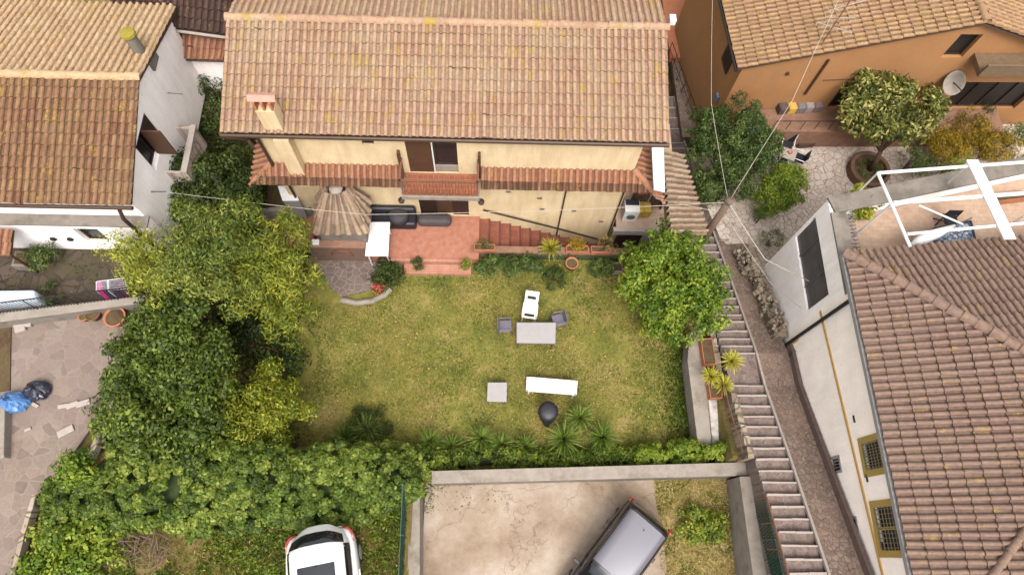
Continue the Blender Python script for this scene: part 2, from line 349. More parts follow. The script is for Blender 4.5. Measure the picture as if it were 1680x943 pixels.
M['laurel'] = leaf_mat('laurel_leaf', (48, 63, 18), (94, 113, 38), (150, 161, 66))
M['feather'] = leaf_mat('feathery_leaf', (75, 91, 23), (142, 149, 45), (200, 194, 79))
M['olivey'] = leaf_mat('bamboo_leaf', (54, 75, 23), (108, 123, 45), (170, 171, 79))
M['lemon'] = leaf_mat('citrus_leaf', (56, 81, 18), (102, 129, 31), (161, 171, 59))
M['yellowg'] = leaf_mat('yellow_green_leaf', (70, 87, 18), (132, 139, 33), (188, 183, 64))
M['darkg'] = leaf_mat('dark_shrub_leaf', (37, 47, 18), (67, 83, 31), (108, 123, 54))
M['ivy'] = leaf_mat('ivy_leaf', (50, 69, 18), (107, 127, 41), (175, 181, 84))
M['oliveleaf'] = leaf_mat('olive_bush_leaf', (38, 53, 21), (76, 97, 39), (129, 143, 74))
M['bush'] = leaf_mat('bushy_leaf', (48, 64, 26), (88, 107, 46), (138, 149, 76))
M['loquat'] = leaf_mat('loquat_leaf', (56, 67, 25), (123, 127, 54), (204, 191, 114))
M['autumn'] = leaf_mat('ochre_leaf', (96, 83, 13), (154, 127, 25), (191, 155, 45))
M['yucca'] = leaf_mat('yucca_leaf', (50, 73, 21), (96, 119, 39), (154, 167, 77))
M['yuccal'] = leaf_mat('pale_yucca_leaf', (123, 123, 30), (184, 177, 58), (225, 211, 104))
M['grass'] = leaf_mat('grass_blade', (67, 83, 28), (124, 125, 51), (191, 175, 94), 0.2, 0.7)
M['drygrass'] = leaf_mat('dry_grass_blade', (108, 95, 43), (159, 133, 72), (208, 181, 116), 0.2, 0.7)
M['weed'] = leaf_mat('weed_leaf', (61, 81, 23), (110, 129, 39), (169, 173, 64))
M['red'] = plain('red_petals', (224, 64, 70), 0.6, 0.2, 20)
M['undergrowth'] = plain('undergrowth', (60, 74, 32), 0.95, 0.4, 8)
M['beam'] = plain('weathered_balcony', (122, 98, 78), .9, .3)
M['ovenbrick'] = brick_mat('oven_brick', (148, 108, 90), (164, 122, 102), (130, 104, 90), 5.0, 0.7, 0.35)
M['bedbrown'] = plain('bed_brown', (146, 108, 86), .9, .3, 4)
M['verge'] = ground_mat('verge_ground', [(124, 116, 60), (164, 148, 92), (190, 168, 122)], 1.6, 16, (0.3, 0.5, 0.68), 0.7, 0.35)
add_cracks(M['court'], .28, (120, 106, 92), .0022)
# ------------------------------------------------------------------ shared builders
def tile_roof(name, A, B, Cc, D, mat, parent, pitch=0.2, row=0.37, clips=(), dup=False, seed=1, amp=1.0):
    """A,B ridge ends, Cc,D eave ends (A above Cc). Returns one mesh of overlapping barrel tiles."""
    A, B, Cc, D = map(Vector, (A, B, Cc, D)); rd = random.Random(seed)
    nu = max(1, round(((B - A).length + (D - Cc).length) / 2 / pitch)); nv = max(1, round(((Cc - A).length + (D - B).length) / 2 / row))
    nrm = (B - A).cross(Cc - A).normalized()
    if nrm.z < 0: nrm = -nrm
    ts = [0.0, 0.03, 0.12, 0.24, 0.31, 0.38, 0.50, 0.59, 0.62, 0.81, 1.0]
    hs_ = []
    for t in ts:
        if t <= 0.62: hs_.append(0.078 * amp * math.sqrt(max(0, 1 - (2 * t / 0.62 - 1) ** 2)))
        else: hs_.append(-0.012)
    hs_[0] = hs_[-1] = -0.008
    vs, fs, uv = [], [], []
    def P(u, v): return A.lerp(B, u).lerp(Cc.lerp(D, u), v)
    nt_ = len(ts)
    for i in range(nu):
        cj = rd.uniform(-0.05, 0.05)
        for j in range(nv):
            b = len(vs); lz = rd.uniform(-0.006, 0.010); dj = rd.uniform(-0.035, 0.035) + cj; ve = rd.uniform(-0.02, 0.025) + (rd.uniform(-.09, .12) if rd.random() < .03 else 0)
            for s_, (v, lift, k) in enumerate(((j / nv, 0.0, 0), ((j + 1 + ve) / nv, 0.040 + lz, 1), ((j + 1 + ve) / nv, 0.0, 2))):
                for t, h in zip(ts, hs_):
                    dd = dj if 0 < t < 0.62 else 0
                    p = P((i + t + dd * (k > 0)) / nu, v)
                    hh = (h + lift) if k < 2 else (h + lift - 0.034 * (1 if h > 0 else 0.4)) if j < nv - 1 else (h * .86 + lift - .012)
                    vs.append(p + nrm * hh); uv.append((i + min(t, 0.999), j + (0.02, 0.97, 0.99)[k] + 0.0))
            for k in range(2):
                for q in range(nt_ - 1):
                    fs.append((b + k * nt_ + q, b + (k + 1) * nt_ + q, b + (k + 1) * nt_ + q + 1, b + k * nt_ + q + 1))
    me = bpy.data.meshes.new(name); me.from_pydata([tuple(v) for v in vs], [], fs)
    ul = me.uv_layers.new(name='UVMap')
    li = np.zeros(len(me.loops), dtype=np.int32); me.loops.foreach_get('vertex_index', li)
    ul.data.foreach_set('uv', np.array(uv, dtype=np.float32)[li].ravel())
    bm = bmesh.new(); bm.from_mesh(me)
    for co, no in clips:
        bmesh.ops.bisect_plane(bm, geom=bm.verts[:] + bm.edges[:] + bm.faces[:], plane_co=co, plane_no=no, clear_outer=True)
    bm.to_mesh(me); bm.free()
    return link(name, me, mat, parent)

def ridge_caps(name, a, b, mat, parent, r=0.11, step=0.36, seed=3):
    a, b = Vector(a), Vector(b); L = (b - a).length; n = max(1, round(L / step)); d = (b - a).normalized()
    s = d.cross(Vector((0, 0, 1))).normalized(); u = s.cross(d); rd = random.Random(seed)
    vs, fs, uv = [], [], []
    for i in range(n):
        base = len(vs); r0, r1 = r * 0.86, r * 1.06; o = Vector((rd.uniform(-.01, .01), rd.uniform(-.01, .01), rd.uniform(-.005, .012)))
        for k, (t, rr) in enumerate(((i / n, r1), ((i + 1.08) / n, r0))):
            for j in range(9):
                an = PI * (j / 8); vs.append(tuple(a + d * (L * min(t, 1.01)) + s * math.cos(an) * rr + u * (math.sin(an) * rr - 0.02) + o)); uv.append((i * 3 + 0.3, 0.5))
        for j in range(8): fs.append((base + j, base + j + 1, base + 10 + j, base + 9 + j))
    me = bpy.data.meshes.new(name); me.from_pydata(vs, [], fs); ul = me.uv_layers.new(name='UVMap')
    li = np.zeros(len(me.loops), dtype=np.int32); me.loops.foreach_get('vertex_index', li)
    ul.data.foreach_set('uv', np.array(uv, dtype=np.float32)[li].ravel())
    me.polygons.foreach_set('use_smooth', [True] * len(me.polygons))
    return link(name, me, mat, parent)

def wall(name, p0, p1, z0, z1, th, mat, parent, openings=(), top=None, tops=()):
    """Upright wall from p0 to p1 (plan), its face on the p0->p1 line, thickness to the left; real openings (s0,s1,z0,z1). top: fn(s)->z"""
    p0, p1 = Vector((p0[0], p0[1], 0)), Vector((p1[0], p1[1], 0)); L = (p1 - p0).length; d = (p1 - p0) / L; nl = Vector((-d.y, d.x, 0))
    ss = sorted({0.0, L, *[max(0, min(L, o[0])) for o in openings], *[max(0, min(L, o[1])) for o in openings], *tops})
    if top: ss = sorted(set(ss) | {round(.3 * q, 3) for q in range(1, int(L / .3)) if all(abs(.3 * q - e) > .05 for e in ss)})
    zs = sorted({z0, z1, *[o[2] for o in openings if z0 < o[2] < z1], *[o[3] for o in openings if z0 < o[3] < z1]})
    def solid(i, j):
        if i < 0 or j < 0 or i >= len(ss) - 1 or j >= len(zs) - 1: return False
        s, z = (ss[i] + ss[i + 1]) / 2, (zs[j] + zs[j + 1]) / 2
        return not any(o[0] < s < o[1] and o[2] < z < o[3] for o in openings)
    vs, fs = [], []
    def V(s, z, k):
        zz = min(top(s), z) if top else z
        q = p0 + d * s + nl * (th if k else 0); vs.append((q.x, q.y, zz)); return len(vs) - 1
    def Q(*a): fs.append(tuple(V(*x) for x in a))
    for i in range(len(ss) - 1):
        for j in range(len(zs) - 1):
            if not solid(i, j): continue
            a, b, c, e = ss[i], ss[i + 1], zs[j], zs[j + 1]
            Q((a, c, 0), (b, c, 0), (b, e, 0), (a, e, 0)); Q((a, c, 1), (a, e, 1), (b, e, 1), (b, c, 1))
            if not solid(i - 1, j): Q((a, c, 0), (a, e, 0), (a, e, 1), (a, c, 1))
            if not solid(i + 1, j): Q((b, c, 0), (b, c, 1), (b, e, 1), (b, e, 0))
            if not solid(i, j - 1): Q((a, c, 0), (a, c, 1), (b, c, 1), (b, c, 0))
            if not solid(i, j + 1): Q((a, e, 0), (b, e, 0), (b, e, 1), (a, e, 1))
    me = bpy.data.meshes.new(name); me.from_pydata(vs, [], fs)
    bm = bmesh.new(); bm.from_mesh(me); bmesh.ops.remove_doubles(bm, verts=bm.verts[:], dist=1e-5); bm.to_mesh(me); bm.free()
    return link(name, me, mat, parent)

def wall_item(p0, p1):
    """frame of a wall: f(s, z, out) -> point"""
    p0, p1 = Vector((p0[0], p0[1], 0)), Vector((p1[0], p1[1], 0)); d = (p1 - p0).normalized(); n = Vector((d.y, -d.x, 0))
    def f(s, z, out=0.0): q = p0 + d * s + n * out; return Vector((q.x, q.y, z))
    return f, d, n

def window(parent, f, d, s0, s1, z0, z1, depth=0.12, name='window', frame='dkbrown', glass='glass', mull=1, sill=None, fw=0.06):
    """frame mesh with glass pane sub-part, set back in a real opening"""
    ang = math.atan2(d.y, d.x); mb = MB(); cx = (s0 + s1) / 2
    for (a, b, c, e) in ((s0, s1, z0, z0 + fw), (s0, s1, z1 - fw, z1), (s0, s0 + fw, z0 + fw, z1 - fw), (s1 - fw, s1, z0 + fw, z1 - fw)):
        mb.obox(f((a + b) / 2, (c + e) / 2, -depth), b - a, 0.05, e - c, ang)
    for k in range(mull):
        s = s0 + (s1 - s0) * (k + 1) / (mull + 1); mb.obox(f(s, (z0 + z1) / 2, -depth + 0.004), 0.05, 0.05, z1 - z0 - 2 * fw, ang)
    w_ = mb.build(name, M[frame], parent)
    MB().obox(f(cx, (z0 + z1) / 2, -depth - 0.03), s1 - s0, 0.015, z1 - z0, ang).build('pane', M[glass], w_)
    if sill: MB().obox(f(cx, z0 - 0.03, 0.03), s1 - s0 + 0.16, 0.3, 0.055, ang).build('sill', M[sill], w_)
    return w_

def leaves(name, mat, parent, P, Nn, L, W, tint, fold=0.15, dirv=None, kind=None):
    """many single leaves: P positions, Nn normals, L lengths, W widths, tint per leaf"""
    n = len(P); r1 = rng.normal(size=(n, 3)) if dirv is None else dirv
    Nn = Nn / (np.linalg.norm(Nn, axis=1, keepdims=True) + 1e-9)
    T = r1 - Nn * np.sum(r1 * Nn, axis=1, keepdims=True); T /= (np.linalg.norm(T, axis=1, keepdims=True) + 1e-9)
    B = np.cross(Nn, T); L = np.broadcast_to(L, (n,))[:, None]; W = np.broadcast_to(W, (n,))[:, None]
    v = np.empty((n, 4, 3)); v[:, 0] = P - T * L * 0.5; v[:, 1] = P + B * W * 0.5 + Nn * W * fold; v[:, 2] = P + T * L * 0.5 - Nn * L * 0.1; v[:, 3] = P - B * W * 0.5 + Nn * W * fold
    me = bpy.data.meshes.new(name)
    me.vertices.add(n * 4); me.vertices.foreach_set('co', v.reshape(-1).astype(np.float32))
    me.loops.add(n * 4); me.loops.foreach_set('vertex_index', np.arange(n * 4, dtype=np.int32))
    me.polygons.add(n); me.polygons.foreach_set('loop_start', np.arange(0, n * 4, 4, dtype=np.int32)); me.polygons.foreach_set('loop_total', np.full(n, 4, dtype=np.int32))
    a = me.attributes.new('tint', 'FLOAT', 'POINT'); a.data.foreach_set('value', np.repeat(np.clip(tint, 0, 1), 4).astype(np.float32))
    me.update(calc_edges=True)
    return link(name, me, mat, parent)

def sph(n):
    v = rng.normal(size=(n, 3)); return v / np.linalg.norm(v, axis=1, keepdims=True)

def crown(name, mat, parent, blobs, dens=260, clump=0.32, leaf=(0.13, 0.06), flat=0.85, droop=0.0, seed=None, core=0.55, tbase=0.45, tv=0.22):
    """blobs: list of (center, radius). Clumps scattered in the blobs' outer volume; leaves scattered on each clump."""
    Ps, Ns, Ts = [], [], []
    for c, r in blobs:
        nc = max(5, int(4.0 * (r / clump) ** 2)); d = sph(nc); d[:, 2] = np.where(d[:, 2] < -0.35, -d[:, 2], d[:, 2])
        rad = r * (core + (1.03 - core) * rng.random(nc) ** 0.6); rad = np.where(rng.random(nc) < .16, r * rng.uniform(1.0, 1.26, nc), rad)
        cc = np.array(c)[None] + d * rad[:, None] * np.array([1, 1, flat])[None]
        cr = clump * rng.uniform(0.5, 1.35, nc); ct = tbase + rng.normal(0, 0.15, nc) + rng.normal(0, .06)
        for i in range(nc):
            n = int(dens * (cr[i] / clump) ** 2 * 0.36) + 4
            dd = sph(n); dd[:, 2] = np.where(dd[:, 2] < 0, dd[:, 2] * 0.6, dd[:, 2])
            q = cc[i] + dd * (cr[i] * (0.45 + 0.6 * rng.random(n)))[:, None]; q[:, 2] -= droop * np.linalg.norm(dd[:, :2], axis=1) ** 2 * cr[i]
            Ps.append(q); nn = dd + np.array([0, 0, 0.6]) + rng.normal(0, 0.45, (n, 3)); Ns.append(nn); Ts.append(ct[i] + rng.normal(0, tv, n))
    P = np.concatenate(Ps); Nn = np.concatenate(Ns); T = np.concatenate(Ts); n = len(P)
    return leaves(name, M[mat], parent, P, Nn, leaf[0] * .82 * rng.lognormal(0, .32, n), leaf[1] * .82 * rng.lognormal(0, .28, n), T)

def limbs(base, tips, r0=0.12, mid=0.45):
    mb = MB(); base = Vector(base); cen = sum((Vector(t) for t in tips), Vector()) / len(tips)
    fork = base.lerp(Vector((cen.x, cen.y, cen.z)), mid); fork.x = base.x * 0.6 + fork.x * 0.4; fork.y = base.y * 0.6 + fork.y * 0.4
    mb.tube([base, base.lerp(fork, 0.5) + Vector((0.04, -0.03, 0)), fork], [r0, r0 * 0.85, r0 * 0.72], 9)
    for t in tips:
        t = Vector(t); m = fork.lerp(t, 0.5) + Vector((random.uniform(-.12, .12), random.uniform(-.12, .12), random.uniform(0, .2)))
        mb.tube([fork, m, t], [r0 * 0.55, r0 * 0.35, r0 * 0.14], 7)
        for _ in range(4):
            e = t + Vector((random.uniform(-.6, .6), random.uniform(-.6, .6), random.uniform(-.1, .5))); mb.tube([m, e], [r0 * 0.2, r0 * 0.06], 5)
    return mb

def tree(name, label, cat, base, blobs, mat, r0=0.12, group=None, **kw):
    t = thing(name, label, cat, base, group)
    limbs(base, [b[0] for b in blobs], r0).build('trunk', M['bark'], t, smooth=True)
    crown('crown', mat, t, blobs, **kw); return t
def shrub(name, label, cat, base, blobs, mat, group=None, **kw):
    t = thing(name, label, cat, base, group)
    mb = MB(); b0 = Vector(base)
    for c, r in blobs:
        for _ in range(4):
            mb.tube([b0 + Vector((random.uniform(-.08, .08), random.uniform(-.08, .08), 0)), Vector(c) + Vector((random.uniform(-r, r) * .5, random.uniform(-r, r) * .5, r * 0.3))], [0.025, 0.008], 5)
    mb.build('stem', M['bark'], t); crown('foliage', mat, t, blobs, **kw); return t

def spiky(name, label, base, n=70, length=0.6, width=0.05, mat='yucca', group=None, up=0.5, stem=0.15, cat='plant', tb=0.5):
    t = thing(name, label, cat, base, group); base = Vector(base); hub = base + Vector((0, 0, stem))
    MB().tube([base, hub + Vector((0, 0, 0.04))], [0.06, 0.05], 8).build('stem', M['bark'], t)
    vs, fs, tn = [], [], []
    for i in range(n):
        az = i * 2.39996 + random.uniform(-.2, .2); el = R_(85) * (1 - i / n) ** 0.8 * up * 1.6 + R_(random.uniform(-8, 14)); el = min(el, R_(86))
        l = length * random.uniform(0.75, 1.1); h = Vector((math.cos(az), math.sin(az), 0)); sd_ = Vector((-h.y, h.x, 0)); tt = tb + random.uniform(-.3, .4)
        b = len(vs); p = hub + h * 0.03; e = el
        for k in range(5):
            wk = width * (0.7, 1.0, 0.85, 0.5, 0.05)[k] / 2
            vs += [tuple(p - sd_ * wk + Vector((0, 0, wk * .5))), tuple(p), tuple(p + sd_ * wk + Vector((0, 0, wk * .5)))]; tn += [tt - .15 + k * .06] * 3
            p = p + (h * math.cos(e) + Vector((0, 0, math.sin(e)))) * l / 4; e -= 0.22 if k > 0 else 0.08
        for k in range(4):
            o = b + k * 3; fs += [(o, o + 1, o + 4, o + 3), (o + 1, o + 2, o + 5, o + 4)]
    me = bpy.data.meshes.new('leaf_rosette'); me.from_pydata(vs, [], fs); a = me.attributes.new('tint', 'FLOAT', 'POINT')
    a.data.foreach_set('value', np.clip(np.array(tn, dtype=np.float32), 0, 1)); link('leaf_rosette', me, M[mat], t); return t

def pot(mb, c, r, h): return mb.lathe([(r * .72, 0), (r * .95, h * .85), (r * 1.08, h * .86), (r * 1.08, h), (r * .92, h), (r * .88, h * .86), (0.01, h * .85)], c, 18)

# ================================================================== THE SETTING
def smooth(t): t = max(0.0, min(1.0, t)); return t * t * (3 - 2 * t)
# alley profile: measured height at plan Y (edge of the steps)
AL = [(-9, 6.2), (-0.5, 3.5), (2.8, 2.0), (5.4, 0.95), (6.3, 0.75), (9.0, -0.4), (11.6, -1.65), (12.7, -1.8), (17.0, -3.2), (19.5, -4.0), (30, -5.5)]
def alley_z(Y):
    for (a, za), (b, zb) in zip(AL, AL[1:]):
        if Y <= b: return za + (zb - za) * max(0, (Y - a)) / (b - a)
    return AL[-1][1]
def gz(X, Y):
    if X > (7.45 if Y > 2.7 else 8.12): 
        if X > 10.0 and Y > 9.9: return -1.35
        return alley_z(Y) - 0.35
    if X > -2.3 and Y < 2.45: return 0.2 if X > -2.2 else 1.6
    west = 2.72 * (1 - smooth((X + 11.4) / 4.9))
    if Y < 3.6:
        t = smooth((3.4 - Y) / 1.6); s = 2.72 - 0.5 * smooth((X + 11.3) / 6.0) - 0.7 * smooth((X + 3.6) / 1.3)
        return west * (1 - t) + max(s, west) * t if X < -2.2 else west
    if Y > 10.0 and X > -7.2: return -2.3
    if Y > 10.0: return min(west, 2.2) * 0.8 - 0.4
    return west - (0.04 if X > -6.6 else 0)
def frange(a, b, s):
    o = [];  
    while a < b - 1e-9: o.append(round(a, 4)); a += s
    return o + [b]
xs = [-400, -120, -45] + frange(-26, 28, 0.25) + [45, 120, 400]; ys = [-400, -120, -35] + frange(-9, 32, 0.25) + [60, 140, 400]
vs = []; 
for y in ys:
    for x in xs:
        z = gz(max(-26, min(28, x)), max(-9, min(32, y)))
        if -26 < x < 28 and -9 < y < 32: z += 0.03 * math.sin(x * 3.1 + y * 1.7) + 0.02 * math.sin(y * 5.3 - x * 2.2) - 0.05
        vs.append((x, y, z - 0.03))
nx = len(xs); fs = [(j * nx + i, j * nx + i + 1, (j + 1) * nx + i + 1, (j + 1) * nx + i) for j in range(len(ys) - 1) for i in range(nx - 1)]
g_ = MB(); g_.add(vs, fs); go = g_.build('ground', M['rough']); go['kind'] = 'structure'
def struct(o): o['kind'] = 'structure'; return o

# lawn (flat, gently uneven)
lx, ly = frange(-7.2, 6.75, 0.25), frange(2.55, 9.95, 0.25)
mb = MB(); mb.add([(x, y, 0.015 * math.sin(x * 2.3) * math.cos(y * 1.9) + 0.01 - (0.0 if x > -6.2 else 0.0)) for y in ly for x in lx],
    [(j * len(lx) + i, j * len(lx) + i + 1, (j + 1) * len(lx) + i + 1, (j + 1) * len(lx) + i) for j in range(len(ly) - 1) for i in range(len(lx) - 1)])
struct(mb.build('lawn', M['lawn'], smooth=True))
# court
mb = MB(); mb.prism([(-2.0, -8), (5.45, -8), (5.5, -0.6), (5.46, 0.7), (5.3, 1.5), (5.28, 2.3), (-2.0, 2.3)], -0.2, 0.30); struct(mb.build('court_paving', M['court']))
mb = MB(); mb.prism([(5.3, -8), (7.8, -8), (7.8, 2.3), (5.2, 2.3)], -0.2, 0.26); struct(mb.build('court_verge', M['verge']))
# yard on the left
yq = [pz(0, 520, 2.8), pz(262, 490, 2.8), pz(215, 560, 2.8), pz(150, 700, 2.8), pz(60, 830, 2.8), pz(26, 943, 2.8)]
mb = MB(); mb.prism([(-26, 6.1), (-26, -8), (yq[5].x - .3, -8)] + [(q.x, q.y) for q in (yq[5], yq[4], yq[3], yq[2])] + [(yq[1].x, yq[1].y + .1), (yq[0].x, yq[0].y + .1)], 2.0, 2.8)
struct(mb.build('yard_paving', M['yard']))
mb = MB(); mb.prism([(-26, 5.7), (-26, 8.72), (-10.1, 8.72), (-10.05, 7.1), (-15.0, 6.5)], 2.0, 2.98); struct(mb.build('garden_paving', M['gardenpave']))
# path beside the barbecue
mb = MB(); mb.prism([tuple(pz(x, y, 0.06).xy) for x, y in ((505, 405), (650, 405), (664, 430), (632, 470), (560, 487), (540, 470), (520, 440))], -0.3, 0.06); struct(mb.build('garden_path', M['pathstone']))
# patio and its two garden steps
mb = MB(); mb.box(-6.3, -0.5, 9.74, 11.45, -0.4, 0.40); struct(mb.build('patio', M['patio']))
mb = MB(); mb.box(-3.62, -0.72, 9.62, 9.737, -0.4, 0.404); mb.box(-3.16, -0.76, 9.24, 9.617, -0.4, 0.20); struct(mb.build('garden_steps', M['step_tile'], bev=0.015))
# brick stairs down along the facade
mb = MB(); nz = MB(); n = 14
for i in range(n):
    x0 = -0.5 + i * 5.4 / n; z = 0.40 - (i + 1) * 2.6 / n * 0.97
    mb.box(x0, x0 + 5.4 / n - 0.002, 10.26, 11.445, z - 0.5, z)
    nz.box(x0 + 5.4 / n - 0.05, x0 + 5.4 / n + 0.012, 10.262, 11.443, z + 0.001, z + 0.02)  # thin strip coloured dark to draw the shadow line at each nosing
struct(mb.build('brick_stairs', M['brickstep'])); struct(nz.build('nosing_shadow_strips', plain('nosing_shadow_brown', (104, 56, 42), .8)))
mb = MB(); mb.box(4.85, 7.4, 9.4, 11.44, -2.6, -2.15); struct(mb.build('lower_landing', M['concrete_d']))
mb = MB(); mb.box(4.62, 7.0, 11.3, 16.0, -0.35, -0.12); struct(mb.build('side_terrace', M['terr']))
# alley steps with pale nosings and the cobbled ramp beside them
S_ys = [160, 177, 194, 212] + [235, 244, 254, 263, 273.5, 283, 294.5, 305, 315.5, 326, 335, 348] + [390, 402.5, 414, 426, 437, 450, 463, 477, 490, 503.5, 517, 528, 543.5, 556, 568, 580] + [633, 649, 666.5, 683, 700, 718, 735.5, 753, 772, 791, 811, 831, 851, 872.5, 895, 917, 940]
STR = [(140, 1100), (160, 1104), (194, 1112), (212, 1115), (236, 1122), (310, 1149), (361, 1163), (389, 1171), (477, 1203), (577, 1238), (626, 1250), (759, 1296), (942, 1357)]
LFT = [(160, 1090), (235, 1096), (348, 1128), (390, 1122), (490, 1158), (543, 1176), (580, 1184), (633, 1203), (649, 1208), (700, 1223), (753, 1239), (811, 1257), (851, 1270), (895, 1282), (940, 1297)]
def itp(tab, y):
    for (a, x0), (b, x1) in zip(tab, tab[1:]):
        if y <= b: return x0 + (x1 - x0) * (y - a) / (b - a)
    return tab[-1][1]
ns = len(S_ys); nodes = []
for k, y in enumerate(S_ys):
    z = 3.45 - 0.15 * (ns - 1 - k); pr = pz(itp(STR, y), y, z); pl = pz(itp(LFT, y), y, z); nodes.append((pr, pl, z))
ext = []
for k in range(1, 12):
    pr, pl, z = nodes[-1]; nodes.append((pr + Vector((0.02, -0.37, 0.15)), pl + Vector((0.02, -0.37, 0.15)), z + 0.15))
tr = MB(); no = MB(); st = MB(); rp = MB(); rv = []
for k in range(len(nodes) - 1):
    (r0, l0, z0), (r1, l1, z1) = nodes[k], nodes[k + 1]
    tr.prism([(l0.x, l0.y), (r0.x, r0.y), (r1.x, r1.y - 0.005), (l1.x, l1.y - 0.005)], z0 - 2.4, z0)
    d = (r0 - l0).normalized(); rj = lambda s: random.uniform(-s, s)
    ms_ = l0.lerp(r0, .5); no.bar(Vector((l0.x + rj(.04), l0.y + rj(.012), z0 + 0.006)), Vector((ms_.x, ms_.y + rj(.008), z0 + 0.008 + rj(.004))), 0.062 + rj(.01), 0.05); no.bar(Vector((ms_.x + .004, ms_.y + rj(.008), z0 + 0.008 + rj(.004))), Vector((r0.x, r0.y + rj(.01), z0 + 0.008)), 0.062 + rj(.01), 0.05)
    st.bar(Vector((r0.x + .03, r0.y, z0 + 0.03)), Vector((r1.x + .03, r1.y, z1 + 0.03)), 0.07, 0.12)
struct(tr.build('alley_steps', M['tread'])); struct(no.build('step_nosings', M['nosing'], bev=0.01)); struct(st.build('alley_kerb', M['nosing']))
base_edge = 9.98
for (r0, l0, z0) in nodes:
    if r0.y > 12.2: continue
    rv.append((r0.x + 0.066, r0.y, z0 + 0.02)); rv.append((base_edge if r0.y > 6.5 else 10.12, r0.y, z0 + 0.04))
rp.add(rv + [(v[0], v[1], v[2] - 0.5) for v in rv], [(2 * i, 2 * i + 1, 2 * i + 3, 2 * i + 2)[::-1] for i in range(len(rv) // 2 - 1)]); struct(rp.build('alley_ramp', M['ramp']))
# narrow passage by the orange house, and its pinkish landing
a = [pz(1100, 60, -3.6), pz(1128, 215, -3.0)]
mb = MB(); mb.slab([pz(1092, 30, -3.9), pz(1108, 30, -3.9), pz(1158, 225, -2.9), pz(1120, 225, -2.9)], 0.3); struct(mb.build('passage', M['ramp']))
mb = MB(); mb.slab([pz(1085, -10, -3.3), pz(1150, -10, -3.3), pz(1128, 95, -3.2), pz(1100, 95, -3.2)], 0.3); struct(mb.build('upper_landing', M['terracotta']))
# piazza (raised above the alley on its own retaining edge)
mb = MB(); pe = [pz(1150, 306, -1.2), pz(1185, 392, -1.2)]
mb.prism([(8.78, 17.2), (8.62, 16.2), (8.45, 14.5), (pe[0].x, pe[0].y), (pe[1].x, pe[1].y), (9.62, 10.4), (10.1, 9.96), (26, 13.2), (26, 18.6)], -2.9, -1.2)
struct(mb.build('piazza_paving', M['piazza']))
# ================================================================== MAIN HOUSE
def V3(p=(0, 0, 0)): return Vector(p)
FY = 11.45
M['tile_eave'] = tile_mat('tile_eave', [(110, 74, 56), (160, 116, 88), (96, 64, 48), (170, 128, 98)], .3, (80, 60, 46), .7)  # darker brown tile mix for the lean-to's eave row
mh = thing('yellow_house', 'cream yellow two-storey house with pale pink tiled roof and red balcony facing the lawn', 'house', (-1.3, 14.5, -2.3))
rl, rr = V3((-7.86, 14.48, 6.80)), V3((5.08, 14.56, 6.80)); el, er = V3((-7.91, 11.22, 5.80)), V3((5.13, 11.22, 5.80))
tile_roof('roof', rl, rr, el, er, M['tile_main'], mh, 0.202, 0.335, seed=2)
tile_roof('roof', rl + V3((0, 0, -.02)), rr + V3((0, 0, -.02)), V3((-7.91, 17.95, 5.75)), V3((5.13, 17.95, 5.75)), M['tile_main'], mh, 0.202, 0.335, seed=5)
ridge_caps('ridge_cap', rl + V3((-.03, 0, .04)), rr + V3((.03, 0, .04)), M['tile_main'], mh, 0.13)
for a, b in (((-7.9, 14.5, 6.84), (-7.9, 11.2, 5.82)), ((-7.9, 14.5, 6.84), (-7.9, 17.9, 5.78)), ((5.12, 14.5, 6.84), (5.12, 11.2, 5.82)), ((5.12, 14.5, 6.84), (5.12, 17.9, 5.78))): pass
mb = MB(); mb.slab([V3((-7.88, 14.5, 6.72)), V3((5.1, 14.5, 6.72)), V3((5.1, 11.28, 5.73)), V3((-7.88, 11.28, 5.73))], 0.1); mb.slab([V3((-7.88, 14.5, 6.72)), V3((5.1, 14.5, 6.72)), V3((5.1, 17.9, 5.66)), V3((-7.88, 17.9, 5.66))], 0.1)
mb.build('roof_deck', M['deck'], mh)
# gutter
mb = MB(); a = PI
for (x0, x1) in ((-7.93, 5.15),):
    mb.tube([(x0, 11.19, 5.70), (x1, 11.19, 5.70)], 0.065, 8)
mb.build('gutter', M['fascia'], mh)
# facade, s = X + 7.05
S = lambda x: x + 7.05
op_up = (S(-2.70), S(-1.14), 3.42, 5.45); op_sm = (S(-3.98), S(-3.62), 4.95, 5.45); op_lo = (S(-2.62), S(-0.88), 0.42, 2.45)
wall('wall', (-7.05, FY), (4.5, FY), -2.5, 5.68, 0.3, M['cream'], mh, [op_up, op_sm, op_lo])
wall('wall', (4.5, FY + .001), (4.5, 17.4), -2.5, 6.65, 0.3, M['cream'], mh, [(1.2, 2.1, 3.6, 4.9)], top=lambda s: 5.68 + (1.0 * (s / 3.05) if s < 3.05 else max(0, 1.0 * (1 - (s - 3.05) / 3.0))), tops=[3.05])
wall('wall', (-7.05, 17.4), (-7.05, FY + .001), -2.5, 6.65, 0.3, M['cream'], mh, [], top=lambda s: 5.68 + (1.0 * s / 2.95 if s < 2.95 else max(0, 1.0 * (1 - (s - 2.95) / 3.0))), tops=[2.95])
f, d, n = wall_item((-7.05, FY), (4.5, FY))
